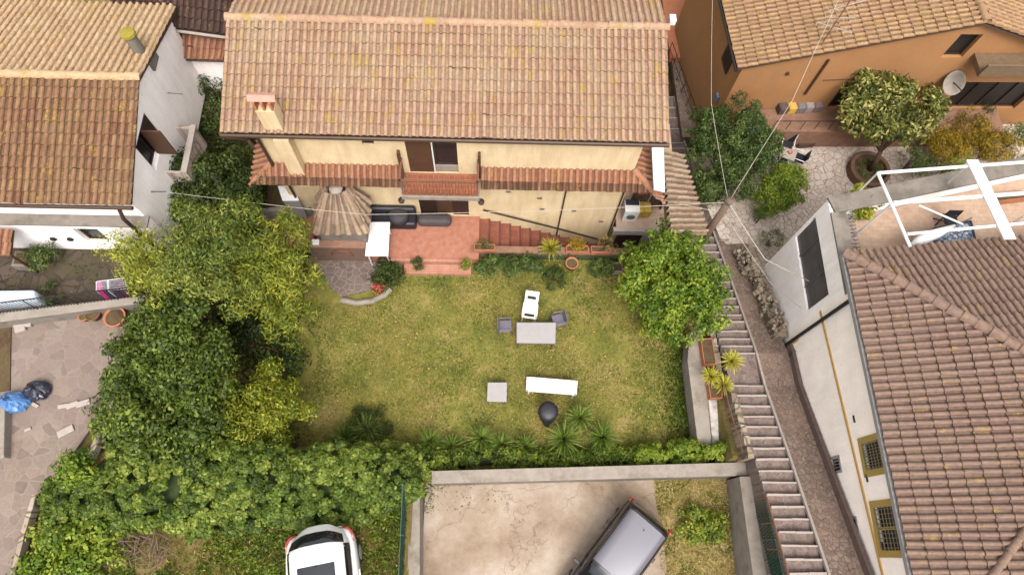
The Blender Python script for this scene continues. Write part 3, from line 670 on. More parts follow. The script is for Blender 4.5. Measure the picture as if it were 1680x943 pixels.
# upper door: closed brown shutter leaf left, open glazed leaf right
mb = MB(); mb.obox(f(S(-2.31), 4.43, -0.05), 0.78, 0.05, 2.02); mb.obox(f(S(-2.31), 4.05, -0.02), 0.7, 0.02, 0.02); mb.obox(f(S(-2.31), 4.9, -0.02), 0.7, 0.02, 0.02)
mb.build('shutter', M['brown'], mh)
mb = MB(); mb.obox(f(S(-1.90), 4.43, -0.03), 0.04, 0.07, 2.02); mb.build('door_post', M['whitemetal'], mh)
w_ = window(mh, f, d, S(-1.87), S(-1.16), 3.78, 5.43, 0.12, 'balcony_door', 'dkbrown', 'glass', 0)
MB().obox(f(S(-1.51), 3.60, -0.08), 0.72, 0.06, 0.36).build('door_panel', M['concrete'], mh)
window(mh, f, d, op_sm[0], op_sm[1], 4.95, 5.45, 0.1, 'window', 'dkbrown', 'glass', 0)
# lower doors
mb = MB(); lo = MB()
for (x0, x1, nm) in ((-2.62, -2.02, 'shutter'), (-1.45, -0.88, 'shutter')):
    m2 = MB(); m2.obox(f(S((x0 + x1) / 2), 1.42, -0.06), x1 - x0, 0.03, 2.0)
    for k in range(9): m2.obox(f(S(x0 + (k + .5) * (x1 - x0) / 9), 1.42, -0.035), 0.035, 0.03, 1.9)
    m2.build('shutter', M['dkbrown'], mh)
dr = MB(); dr.obox(f(S(-1.74), 1.42, -0.12), 0.56, 0.05, 2.0); dr.obox(f(S(-1.74), 1.9, -0.085), 0.36, 0.03, 0.7); dr.obox(f(S(-1.74), 0.9, -0.085), 0.36, 0.03, 0.6); dro = dr.build('door', M['brown'], mh)
MB().tube([f(S(-1.52), 1.4, -0.02), f(S(-1.52), 1.52, -0.02)], 0.02, 6).build('handle', M['greymetal'], dro)
# flue pilaster, downpipes
MB().box(-6.45, -6.0, 11.12, 11.448, 2.9, 5.6).build('flue', M['cream'], mh)
MB().tube([(-7.0, 11.3, 5.62), (-7.0, 11.36, 5.5), (-7.0, 11.38, 3.75)], 0.05, 8).build('downpipe', M['fascia'], mh)
MB().tube([(-6.82, 11.36, 3.2), (-6.82, 11.36, 0.5)], 0.045, 8).build('downpipe', M['fascia'], mh)
MB().tube([(2.45, 11.40, 3.3), (2.45, 11.40, -1.2)], 0.028, 6).build('downpipe', M['fascia'], mh)
MB().tube([(4.42, 11.38, 3.3), (4.42, 11.38, -1.9)], 0.03, 6).build('downpipe', M['fascia'], mh)
# handrail following the stairs on the wall
MB().tube([(-0.35, 11.36, 1.05), (2.4, 11.36, -0.3), (4.8, 11.36, -1.55)], 0.035, 6).build('handrail', M['dkbrown'], mh)
# small vents and lamps on lower wall
for x, z in ((0.5, 2.3), (1.6, 1.9), (1.75, 1.1), (2.9, 1.0), (4.0, 0.2)): MB().obox((x, 11.43, z), 0.16, 0.05, 0.05).build('vent', M['greymetal'], mh)
# chimney
ch = MB(); ch.box(-6.62, -6.10, 11.30, 11.72, 5.6, 6.75); cho = ch.build('chimney', M['cream'], mh, bev=0.01)
for x in (-6.58, -6.36, -6.14): MB().box(x - 0.03, x + 0.03, 11.32, 11.70, 6.752, 7.08).build('chimney_post', M['terracotta'], cho)
mb = MB(); mb.slab([V3((-6.74, 11.51, 7.20)), V3((-5.98, 11.51, 7.20)), V3((-5.98, 11.36, 7.10)), V3((-6.74, 11.36, 7.10))], 0.04); mb.slab([V3((-6.74, 11.51, 7.20)), V3((-5.98, 11.51, 7.20)), V3((-5.98, 11.66, 7.10)), V3((-6.74, 11.66, 7.10))], 0.04)
mb.build('chimney_cap', plain('pale_clay', (196, 148, 128), 0.85), cho)
# lean-to tile strips (south face, two stretches; west and east returns)
for (x0, x1, sd_) in ((-7.75, -2.98, 11), (-0.42, 5.45, 12)):
    cl = []
    if x0 < -7: cl = [(V3((-7.05, 11.45, 0)), V3((-1, 1, 0)).normalized() * 1.0)]
    if x1 > 5: cl = [(V3((4.5, 11.45, 0)), V3((1, 1.2, 0)).normalized())]
    tile_roof('lean_to_roof', (x0, 11.47, 3.83), (x1, 11.47, 3.83), (x0, 11.09, 3.60), (x1, 11.09, 3.60), M['tile_pent'], mh, 0.2, 0.45, clips=cl, seed=sd_, amp=1.15)
    tile_roof('lean_to_eave_tiles', (x0, 11.2, 3.60), (x1, 11.2, 3.60), (x0, 10.88, 3.41), (x1, 10.88, 3.41), M['tile_eave'], mh, 0.2, 0.4, clips=cl, seed=sd_ + 1, amp=1.2)
    MB().slab([V3((max(x0, -7.03), 11.448, 3.72)), V3((min(x1, 4.48), 11.448, 3.72)), V3((min(x1, 4.7), 10.99, 3.39)), V3((max(x0, -7.3), 10.99, 3.39))], 0.07).build('lean_to_deck', M['cream'], mh)
tile_roof('lean_to_roof', (-7.07, 10.6, 3.80), (-7.07, 15.0, 3.80), (-7.72, 10.6, 3.42), (-7.72, 15.0, 3.42), M['tile_pent'], mh, 0.2, 0.68, clips=[(V3((-7.05, 11.45, 0)), V3((1, -1, 0)).normalized())], seed=13)
MB().slab([V3((-7.07, 11.5, 3.68)), V3((-7.07, 15.0, 3.68)), V3((-7.62, 15.0, 3.34)), V3((-7.62, 11.3, 3.34))], 0.07).build('lean_to_deck', M['cream'], mh)
ridge_caps('hip_cap', (-7.08, 11.44, 3.86), (-7.70, 10.90, 3.48), M['tile_pent'], mh, 0.08, 0.3)
tile_roof('lean_to_roof', (4.52, 10.5, 3.80), (4.52, 14.2, 3.80), (5.5, 10.5, 3.30), (5.5, 14.2, 3.30), M['tile_pent'], mh, 0.2, 0.37, clips=[(V3((4.5, 11.45, 0)), V3((-1, -1.0, 0)).normalized())], seed=14)
ridge_caps('hip_cap', (4.5, 11.47, 3.88), (5.28, 10.78, 3.45), M['tile_pent'], mh, 0.12, 0.3)
# balcony
b = MB(); b.box(-2.95, -0.45, 10.58, 11.449, 3.16, 3.36); bo = b.build('balcony', M['concrete'], mh, bev=0.01)
MB().box(-2.88, -0.52, 10.64, 11.445, 3.362, 3.39).build('balcony_floor', M['balctile'], bo)
mb = MB()
mb.bar((-2.92, 10.64, 4.28), (-0.48, 10.64, 4.28), 0.06, 0.05); mb.bar((-2.9, 10.61, 4.28), (-2.9, 11.44, 4.28), 0.06, 0.05); mb.bar((-0.5, 10.61, 4.28), (-0.5, 11.44, 4.28), 0.06, 0.05)
mb.bar((-2.92, 10.64, 3.5), (-0.48, 10.64, 3.5), 0.03, 0.03)
for k in range(25): mb.tube([(-2.9 + k * 0.1, 10.64, 3.39), (-2.9 + k * 0.1, 10.64, 4.27)], 0.009, 5)
for x in (-2.9, -0.5):
    for k in range(8): mb.tube([(x, 10.74 + k * 0.09, 3.39), (x, 10.74 + k * 0.09, 4.27)], 0.009, 5)
mb.build('balcony_railing', M['rust'], bo)
for x in (-2.98, -.5): MB().box(x, x + .08, 11.28, 11.44, 3.4, 4.75).build('privacy_post', M['brown'], bo)
for x in (-2.98, -0.40): MB().lathe([(0.03, 0), (0.10, 0.05), (0.11, 0.14), (0.05, 0.2)], (x, 10.6, 2.98), 10).build('lamp', M['dkbrown'], mh)
# west veranda below the lean-to
vf = MB(); vf.prism([tuple(pz(x, y, .3).xy) for x, y in ((400, 320), (520, 330), (515, 400), (415, 400))], -.4, .3); struct(vf.build('side_floor', M['patio']))
vw = thing('veranda_wall', 'low pale wall at the left end of the patio below the lean-to', 'wall', tuple(pz(470, 348, .3)))
MB().bar(pz(432, 352, .62), pz(512, 344, .62), .16, .62).build('wall', M['concrete'], vw)
cb_ = thing('white_cabinet', 'pale grey white cabinet under the left end of the lean-to tiles', 'cabinet', tuple(pz(475, 325, .3)))
q = [pz(456, 306, 1.7), pz(482, 306, 1.7), pz(491, 330, 1.7), pz(464, 330, 1.7)]; MB().slab(q, 1.35).build('body', M['lightgrey'], cb_, bev=.01)
MB().slab([p + V3((0, 0, .035)) for p in q], .03).build('top', M['whiteplastic'], cb_)
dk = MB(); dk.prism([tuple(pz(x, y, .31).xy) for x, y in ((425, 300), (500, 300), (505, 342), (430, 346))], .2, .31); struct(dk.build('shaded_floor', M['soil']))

# porch on the east side
po = thing('side_porch', 'old mossy tiled porch roof sloping to the stepped alley beside the cream house', 'porch', (6.3, 11.2, -0.1))
A0, B0, C0, D0 = pz(1083, 246, 3.45), pz(1098, 388, 3.30), pz(1118, 256, 3.05), pz(1159, 386, 2.9)
tile_roof('roof', A0, B0, C0, D0, M['tile_old'], po, 0.2, 0.4, seed=21, amp=1.7)
MB().slab([A0 - V3((0, 0, .1)), B0 - V3((0, 0, .1)), D0 - V3((.05, 0, .1)), C0 - V3((.05, 0, .1))], 0.08).build('deck', M['deck'], po)
for p in (A0, B0, C0, D0): MB().box(p.x - .05, p.x + .05, p.y - .05 + (.1 if p in (B0, D0) else -.1), p.y + .05 + (.1 if p in (B0, D0) else -.1), -1.9, p.z - .15).build('post', M['brown'], po)
pa = thing('awning', 'narrow white awning strip above the tiles at the right end of the cream house', 'awning', (5.2, 11.3, 3.6))
q = [pz(1069, 236, 4.15), pz(1089, 236, 4.15), pz(1091, 315, 4.1), pz(1073, 311, 4.1)]
MB().slab(q, 0.05).build('sheet', M['whiteplastic'], pa, bev=0.01)
MB().tube([q[0] - V3((0, 0, .06)), q[3] - V3((0, 0, .06))], 0.025, 6).tube([q[3] - V3((0, 0, .06)), (5.0, 10.6, 3.3)], 0.02, 6).build('arm', M['greymetal'], pa)

# items under the corner
def at(x, y, z): return pz(x, y, z)
wm = thing('washing_machine', 'white washing machine beside the yellow crate on the side terrace', 'washing machine', at(1036, 345, -0.12))
c = at(1034, 346, 0.3); m_ = MB(); m_.obox((c.x, c.y, 0.3), 0.55, 0.5, 0.84); m_.build('body', M['whiteplastic'], wm, bev=0.02)
MB().lathe([(0.16, 0), (0.16, 0.03), (0.12, 0.035)], (0, 0, 0), 16).build('door', M['greymetal'], wm).matrix_basis = Matrix.Translation((c.x, c.y - .25, .3)) @ Matrix.Rotation(R_(90), 4, 'X')
mm = MB(); mm.obox((c.x, c.y + .12, .735), 0.5, 0.22, 0.03); mm.build('control_panel', M['black'], wm)
yc = thing('storage_crate', 'yellow slatted crate right of the white washing machine', 'crate', at(1057, 338, -0.12))
c = at(1056, 340, 0.3); m_ = MB()
for k in range(2): 
    m_.obox((c.x - .13 + k * .27, c.y, .12), .26, .42, .45)
m_.build('body', plain('yellow_plastic', (214, 176, 74), 0.6), yc, bev=0.02)
mm = MB()
for k in range(5): mm.obox((c.x, c.y - .215, -.05 + k * .09), .5, .015, .03)
mm.build('slat', plain('yellow_plastic_dark', (180, 140, 50), 0.6), yc)
sh = thing('shelf', 'grey brown wooden shelf of clutter behind the yellow crate under the tiled porch', 'shelf', at(1070, 330, -0.12))
c = at(1064, 325, 0.5); mb = MB()
for z in (0.1, 0.5, 0.9): mb.box(c.x - .55, c.x + .6, c.y - .15, c.y + .2, z, z + .03)
for x in (c.x - .53, c.x + .58): mb.box(x - .03, x + .03, c.y - .14, c.y + .19, -.12, 1.2)
mb.build('rack', M['brown'], sh)
mb = MB(); rd = random.Random(4)
for k in range(9): mb.obox((c.x - .4 + k * .11, c.y, 1.0), .09, .2, rd.uniform(.1, .22), rd.uniform(-.3, .3))
mb.build('box', M['terracotta'], sh)
ed = thing('side_terrace_wall', 'pale stone edge and brown doorway wall below the washing machine', 'wall', (5.8, 11.2, -2.3))
wall('wall', (4.52, 11.28), (7.1, 11.28), -2.5, -0.38, 0.2, M['concrete'], ed, [(0.2, 1.2, -2.2, -0.6)])
MB().box(4.72, 5.72, 11.36, 11.42, -2.2, -0.6).build('door', M['dkbrown'], ed)
MB().box(4.5, 7.1, 11.18, 11.36, -0.375, -0.06).build('coping', M['nosing'], ed)

# ================================================================== BARBECUE OVEN
ov = thing('barbecue_oven', 'brick garden oven with steep old tiled hood at the left of the patio', 'oven', (-5.2, 10.2, 0))
hz = 1.95
e0, e1 = pz(516, 383, hz), pz(601, 383, hz); e3 = V3((e0.x, 11.35, hz)); e2 = V3((e1.x, 11.35, hz)); t0 = pz(537, 316, 3.05); t1 = pz(566, 314, 3.05)
tile_roof('hood', t0, t1, e0, e1, M['tile_old'], ov, 0.21, 0.35, seed=31, amp=1.3)
tile_roof('hood', t1, t1 + V3((0, .25, 0)), e1, e2, M['tile_old'], ov, 0.21, 0.35, seed=32, amp=1.3)
tile_roof('hood', t0 + V3((0, .25, 0)), t0, e3, e0, M['tile_old'], ov, 0.21, 0.35, seed=33, amp=1.3)
ridge_caps('hip_cap', t0 + V3((0, 0, .05)), e0 + V3((0, 0, .05)), M['tile_old'], ov, 0.1, 0.3); ridge_caps('hip_cap', t1 + V3((0, 0, .05)), e1 + V3((0, 0, .05)), M['tile_old'], ov, 0.1, 0.3)
MB().lathe([(0.16, -0.2), (0.16, 0.05), (0.22, 0.06), (0.22, 0.14), (0.05, 0.22)], ((t0.x + t1.x) / 2, t0.y + .1, 3.05), 14).build('flue_pot', M['concrete'], ov)
mb = MB(); mb.box(e0.x + .08, e1.x - .08, e0.y + .08, 11.38, .40, hz - .02); mb.build('firebox', M['concrete_d'], ov, bev=.01)
c0, c1 = pz(512, 384, 1.25), pz(597, 406, 1.25)
mb = MB(); mb.box(c0.x, c1.x, c1.y, e0.y + .078, 0.0, 1.22); mb.build('counter', M['ovenbrick'], ov, bev=.01)
mb = MB(); mb.box(c0.x - .04, c1.x + .04, c1.y - .04, e0.y + .07, 1.222, 1.28); mb.build('worktop', M['ovenbrick'], ov)
mb = MB(); pc = pz(562, 412, .7)
mb.tube([(pc.x + .36 * math.cos(t), c1.y - .03, .62 + .36 * math.sin(t)) for t in [PI * k / 12 for k in range(13)]], 0.035, 7); mb.build('arch', M['brickstep'], ov)
MB().obox((c0.x + .18, c1.y + .12, 1.34), 0.24, 0.2, 0.12).build('basin', M['whiteplastic'], ov, bev=.02)

# patio furniture
wt = thing('patio_table', 'white rounded plastic table on the patio between the oven and the red steps', 'table', (-4.0, 10.12, 0.06))
q = [pz(602, 364, 1.13), pz(640, 364, 1.13), pz(637, 420, 1.13), pz(599, 420, 1.13)]
mb = MB(); mb.slab(q, 0.04); o = mb.build('tabletop', M['whiteplastic'], wt)
bv = o.modifiers.new('b', 'BEVEL'); bv.width = 0.12; bv.segments = 4; bv.limit_method = 'ANGLE'; bv.affect = 'EDGES'; bv.width = 0.018
for p in q:
    c = (V3(q[0]) + V3(q[2])) / 2; pp = c + (p - c) * .82
    MB().tube([(pp.x, pp.y, 0.08 if pp.y < 9.74 else .4), (pp.x, pp.y, 1.10)], 0.03, 8).build('leg', M['whiteplastic'], wt)
so = thing('covered_sofa', 'long sofa under black and grey covers against the wall below the balcony', 'sofa', (-3.0, 11.05, 0.4))
mb = MB(); mb.box(-4.45, -2.75, 10.82, 11.40, .42, .85); mb.box(-4.45, -2.75, 11.2, 11.42, .85, 1.25); mb.build('seat', M['black'], so, bev=.09)
mb = MB(); mb.lathe([(.05, 0), (.34, .02), (.36, .3), (.30, .38), (.05, .42)], (-3.35, 11.08, .84), 18); mb.build('cushion', plain('dark_grey_cushion', (52, 48, 52), .7), so, smooth=True)
mb = MB(); mb.box(-2.72, -1.5, 10.92, 11.38, .42, .82); mb.build('side_seat', plain('slate_cover', (74, 66, 66), .7), so, bev=.16)

# ================================================================== STAIR WALL WITH PLANTERS
sw = thing('stair_wall', 'low rendered wall between the brick stairs and the lawn with planters on it', 'wall', (1.8, 10.1, 0))
MB().box(-0.78, 4.9, 10.0, 10.22, -2.4, 0.42).build('wall', M['bedbrown'], sw, bev=.01)
MB().box(-0.8, 4.92, 9.98, 10.24, 0.422, 0.47).build('coping', M['bedbrown'], sw)
fe = thing('net_fence', 'green plastic net fence along the top end of the lawn below the planters', 'fence', (2.0, 9.93, 0))
mb = MB(); 
for k in range(40): mb.obox((-.2 + k * .125, 9.94, .2), .1, .012, .36, 0)
mb.build('net', plain('green_net', (76, 92, 56), .8), fe)
for k in range(6): MB().tube([(-.25 + k * 1.0, 9.93, 0), (-.25 + k * 1.0, 9.93, .62)], .015, 6).build('post', M['greymetal'], fe)
def trough(name, label, p, L, Wd, H, rz, mat, plant=None, group=None, soil=True):
    t = thing(name, label, 'planter', p, group); c = V3(p); R = Matrix.Translation(c) @ Matrix.Rotation(rz, 4, 'Z')
    mb = MB(); th = .025
    for (x0, x1, y0, y1) in ((-L / 2, L / 2, -Wd / 2, -Wd / 2 + th), (-L / 2, L / 2, Wd / 2 - th, Wd / 2), (-L / 2, -L / 2 + th, -Wd / 2 + th, Wd / 2 - th), (L / 2 - th, L / 2, -Wd / 2 + th, Wd / 2 - th)): mb.box(x0, x1, y0, y1, 0, H)
    mb.box(-L / 2 + th, L / 2 - th, -Wd / 2 + th, Wd / 2 - th, 0, .03)
    mb.v = [tuple(R @ V3(v)) for v in mb.v]; mb.build('trough', M[mat], t, bev=.006)
    mb = MB(); mb.box(-L / 2 + th, L / 2 - th, -Wd / 2 + th, Wd / 2 - th, .032, H * .85); mb.v = [tuple(R @ V3(v)) for v in mb.v]; mb.build('soil', M['soil'], t)
    return t
zt = .472
trough('planter_trough', 'terracotta trough of dry stalks at the left end of the stair wall', (pz(795, 403, .6).x, 10.1, zt), .75, .24, .2, 0, 'terracotta')
shrub('potted_plant', 'sparse grey-green stalks growing in the left trough on the stair wall', 'plant', (-.3, 10.1, .64), [((-.3, 10.1, .85), .22)], 'bush', dens=90, clump=.16, leaf=(.1, .02))
spiky('agave', 'bright green spiky agave in the middle of the stair wall', (pz(903, 406, .7).x, 10.08, .5), 90, .5, .035, 'yuccal', up=.7, stem=.15, tb=.3)
trough('planter_trough', 'terracotta trough under the spiky agave', (pz(903, 410, .6).x, 10.1, zt), .8, .24, .16, 0, 'concrete_d')
trough('planter_trough', 'terracotta trough with orange flowers right of the agave', (pz(947, 408, .6).x, 10.1, zt), .8, .24, .2, 0, 'terracotta')
shrub('flower_plant', 'orange yellow flowering plant in the third trough of the stair wall', 'plant', (pz(944, 408, .6).x, 10.1, .66), [((pz(944, 408, .7).x, 10.1, .82), .26)], 'autumn', dens=120, clump=.16, leaf=(.07, .04), tbase=.75)
trough('planter_trough', 'terracotta trough with a dry bush at the right end of the stair wall', (pz(985, 408, .6).x, 10.1, zt), .7, .24, .2, 0, 'terracotta')
shrub('dry_plant', 'dry beige bush in the trough at the right end of the stair wall', 'plant', (pz(992, 400, .6).x, 10.12, .66), [((pz(994, 395, .9).x, 10.15, 1.0), .28)], 'drygrass', dens=110, clump=.18, leaf=(.14, .015))
p = pz(937, 436, .1)
t = thing('flower_pot', 'round terracotta pot standing on the lawn below the orange flowers', 'pot', (p.x, p.y, 0)); pot(MB(), (p.x, p.y, 0.0), .22, .38).build('bowl', M['terracotta'], t, smooth=True); MB().lathe([(.19, 0), (.19, .02), (.02, .03)], (p.x, p.y, .31), 14).build('soil', M['soil'], t)
p = pz(790, 425, .0)
for (x, y, r_, lb) in ((862, 428, .3, 'dry grey tuft at the foot of the stair wall below the trough'), (985, 436, .34, 'low green weeds at the right end of the net fence'), (800, 432, .35, 'straggly dark plant at the foot of the stair wall beside the steps'), (835, 436, .38, 'long-leaved dark plant at the foot of the stair wall, second from the steps'), (880, 438, .26, 'small green plant against the net fence in the middle')):
    p = pz(x, y, .2); shrub('border_plant', lb, 'plant', (p.x, p.y - .1, 0), [((p.x, p.y - .1, .3), r_)], 'bush', dens=150, clump=.18, leaf=(.22, .03))
p = pz(1013, 440, .2)
trough('square_planter', 'small pale square planter on the lawn by the citrus tree', (p.x, p.y, 0), .34, .34, .34, .1, 'concrete')
p = pz(910, 458, .15); shrub('border_plant', 'low round dark green shrub on the lawn below the agave', 'shrub', (p.x, p.y, 0), [((p.x, p.y, .2), .36)], 'darkg', dens=200, clump=.16, leaf=(.07, .04))
for i, (x, lb) in enumerate(((685, 'small green potted shrub on the left end of the lower red step'), (762, 'small olive potted shrub on the right end of the lower red step'))):
    p = pz(x, 437, .35); t = thing('potted_shrub', lb, 'plant', (p.x, p.y, .2), 'shrubs flanking the steps'); pot(MB(), (p.x, p.y, .2), .13, .2).build('pot', M['terracotta'], t, smooth=True)
    crown('foliage', 'darkg' if i == 0 else 'weed', t, [((p.x, p.y, .52), .2)], dens=160, clump=.12, leaf=(.06, .03))
p = pz(640, 452, .4); shrub('round_bush', 'rounded dark green bush between the stone path and the red steps', 'shrub', (p.x, p.y, 0), [((p.x, p.y, .35), .5), ((p.x - .2, p.y + .2, .3), .35)], 'darkg', dens=240, clump=.2, leaf=(.09, .045))
p = pz(622, 470, .3); t = shrub('geranium', 'bright red geranium flowering at the edge of the stone path', 'flower', (p.x, p.y, 0), [((p.x, p.y, .2), .25)], 'weed', dens=120, clump=.14, leaf=(.07, .05))
n_ = 70; P = np.array([p.x, p.y, .42]) + rng.normal(0, 1, (n_, 3)) * np.array([.13, .11, .05]); leaves('flowers', M['red'], t, P, rng.normal(0, .4, (n_, 3)) + np.array([0, 0, 1]), .07, .06, np.ones(n_) * .5)
bc = thing('bed_edging', 'curved pale stone edging of the flower bed below the stone path', 'edging', (-4.9, 8.2, 0))
MB().tube([pz(x, y, .12) for x, y in ((560, 492), (585, 497), (610, 494), (632, 483), (640, 474))], .1, 8).build('stone', M['concrete'], bc)
# ================================================================== LEFT WHITE HOUSE
lh = thing('white_house', 'white house with brown tiled gable roof and open brown shutters at the left edge', 'house', (-14, 12.3, 2.8))
tile_roof('roof', (-19, 12.26, 6.80), (-9.93, 12.28, 6.80), (-19, 8.82, 5.78), (-9.95, 8.82, 5.78), M['tile_left'], lh, 0.205, 0.335, seed=41)
tl2 = tile_mat('tile_left_back', [(176, 140, 106), (204, 170, 132), (190, 154, 118), (208, 180, 144), (182, 146, 112)], 0.35, (188, 162, 124), 0.5, .66)
tile_roof('roof', (-19, 12.26, 6.78), (-9.93, 12.28, 6.78), (-19, 15.8, 5.75), (-10.0, 15.8, 5.75), tl2, lh, 0.205, 0.335, seed=42)
ridge_caps('ridge_cap', (-19, 12.27, 6.85), (-9.9, 12.28, 6.85), tl2, lh, 0.13)
mb = MB(); mb.slab([V3((-19, 12.27, 6.70)), V3((-10.02, 12.27, 6.70)), V3((-10.02, 8.9, 5.70)), V3((-19, 8.9, 5.70))], .1); mb.slab([V3((-19, 12.28, 6.70)), V3((-10.02, 12.28, 6.70)), V3((-10.05, 15.75, 5.66)), V3((-19, 15.75, 5.66))], .1)
mb.build('roof_deck', M['deck'], lh)
MB().tube([(-19, 8.79, 5.68), (-9.95, 8.79, 5.68)], .06, 8).build('gutter', M['fascia'], lh)
wx = -10.15
sw_ = wall('wall', (wx + .002, 9.062), (wx + .002, 15.4), 2.6, 6.62, 0.3, M['white'], lh, [(1.54, 2.74, 4.6, 5.86)], top=lambda s: 5.66 + .97 * (s / 3.2) if s < 3.2 else max(4, 6.63 - .97 * (s - 3.2) / 3.2), tops=[3.2])
f, d, n = wall_item((wx, 9.06), (wx, 15.4))
window(lh, f, d, 1.54, 2.74, 4.6, 5.86, .18, 'window', 'dkbrown', 'glassdark', 1)
MB().obox(f(2.44, 5.23, -.04), .58, .05, 1.22, math.atan2(d.y, d.x)).build('shutter', M['dkbrown'], lh); MB().box(wx + .01, wx + .56, 9.06 + 2.10, 9.06 + 2.15, 4.66, 5.84).build('shutter', M['brown'], lh)
wall('wall', (-19, 9.06), (wx - .001, 9.06), 2.6, 5.66, .3, M['white'], lh, [(4.1, 5.0, 5.0, 5.55)])
MB().obox((-14.4, 9.2, 5.3), .9, .06, .5).build('shutter', M['dkbrown'], lh)
# ground storey, slightly proud with a string course
wall('lower_wall', (-19, 8.72), (wx + .12, 8.72), 2.6, 4.62, .34, M['white'], lh, [(19 - 12.28, 19 - 11.55, 3.5, 4.45)])
f2, d2, n2 = wall_item((-19, 8.72), (wx, 8.72)); window(lh, f2, d2, 19 - 12.28, 19 - 11.55, 3.5, 4.45, .14, 'window', 'dkbrown', 'glassdark', 0, 'white')
MB().box(-19, wx + .14, 8.70, 9.06, 4.622, 4.68).build('string_course', M['concrete_d'], lh)
mb = MB(); mb.tube([(-10.35, 8.78, 5.6), (-10.35, 8.64, 5.3), (-10.35, 8.64, 3.0)], .055, 8); mb.build('downpipe', M['dkbrown'], lh)
for x, z in ((-13.2, 3.75), (-12.7, 3.75)): MB().tube([(x, 8.72, z), (x, 8.66, z)], .09, 8).build('vent', M['darkmetal'], lh)
MB().tube([(wx, 9.9, 4.6), (wx + .45, 9.9, 4.62)], .02, 6).build('bracket', M['greymetal'], lh); MB().tube([(wx, 13.2, 4.9), (wx + .45, 13.2, 4.85)], .015, 6).build('bracket', M['greymetal'], lh)
# small side balcony with carved stone front
mb = MB(); mb.box(wx + .001, wx + .6, 10.9, 12.6, 3.0, 3.12); mb.box(wx + .5, wx + .6, 10.9, 12.6, 3.12, 4.0); mb.box(wx + .001, wx + .499, 10.9, 10.98, 3.12, 4.0); mb.box(wx + .001, wx + .499, 12.52, 12.6, 3.12, 4.0); bal = mb.build('side_balcony', M['piazza'], lh)
MB().box(wx + .46, wx + .64, 10.88, 12.62, 4.002, 4.08).build('handrail', M['nosing'], bal)
# chimney with lichen cap
cc = pz(232, 88, 6.35); mb = MB(); mb.lathe([(.17, -.5), (.17, 1.0)], (cc.x, cc.y, 6.1), 16); co = mb.build('chimney', M['concrete_d'], lh, smooth=False)
MB().lathe([(.2, 1.001), (.22, 1.04), (.2, 1.12), (.05, 1.16)], (cc.x, cc.y, 6.1), 16).build('chimney_cap', plain('lichen_cap', (150, 134, 48), .9, .3, 12), co)
MB().box(cc.x - .26, cc.x + .26, cc.y - .26, cc.y + .26, 5.9, 6.36).build('chimney_base', M['concrete_d'], co)
# little roof over the entrance at the far left
pr = thing('entrance_canopy', 'small orange tiled canopy over the entrance at the far left edge', 'canopy', (-14.9, 8.1, 3))
q = [pz(-70, 375, 4.7), pz(21, 376, 4.7), pz(-70, 421, 4.45), pz(17, 419, 4.45)]; tile_roof('roof', *q, M['tile_pent'], pr, .2, .35, seed=45)
MB().slab([q[0] - V3((0, 0, .07)), q[1] - V3((.03, 0, .07)), q[3] - V3((.03, 0, .07)), q[2] - V3((0, 0, .07))], .06).build('deck', M['deck'], pr)
mb = MB(); mb.box(q[3].x - .16, q[3].x - .10, q[3].y + .05, q[3].y + .11, 2.98, 4.35); mb.build('post', M['brown'], pr)

# roofs beyond
db = thing('dark_roofed_house', 'dark brown tiled roof behind the white house and left of the cream house', 'house', (-9.5, 18.5, 0))
a0, a1 = pz(262, 42, 5.3), pz(376, 58, 5.3); dv = V3((0, 4.2, 1.2))
tile_roof('roof', a0 + dv + V3((-1.6, 0, 0)), a1 + dv, a0 + V3((-1.6, .2, 0)), a1, M['tile_dark'], db, .2, .36, seed=51)
MB().slab([a0 + dv + V3((-1.6, 0, -.08)), a1 + dv + V3((0, 0, -.08)), a1 + V3((0, .05, -.08)), a0 + V3((-1.6, .25, -.08))], .12).build('deck', M['deck'], db)
MB().tube([a0 + V3((-1.6, .17, -.1)), a1 + V3((0, -.03, -.1))], .05, 7).build('gutter', M['nosing'], db)
wall('wall', (a0.x - 1.6, a0.y + .5), (a1.x, a1.y + .5), -.5, 5.2, .3, M['white'], db)
lo_ = thing('lean_to_shed', 'small orange pink tiled lean-to roof just below the dark brown roof', 'shed', (-9.6, 15.6, 0))
b0, b1, b2, b3 = pz(268, 52, 4.75), pz(372, 66, 4.75), pz(292, 97, 4.35), pz(366, 99, 4.35)
tile_roof('roof', b0, b1, V3((b0.x, b2.y, 4.35)), b3, M['tile_pent'], lo_, .2, .36, seed=52)
MB().slab([b0 - V3((0, 0, .08)), b1 - V3((0, 0, .08)), b3 - V3((0, 0, .08)), V3((b0.x, b2.y, 4.27))], .1).build('deck', M['deck'], lo_)
wall('wall', (b0.x + .1, b2.y + .25), (b3.x, b2.y + .25), 0.0, 4.2, .25, M['white'], lo_)

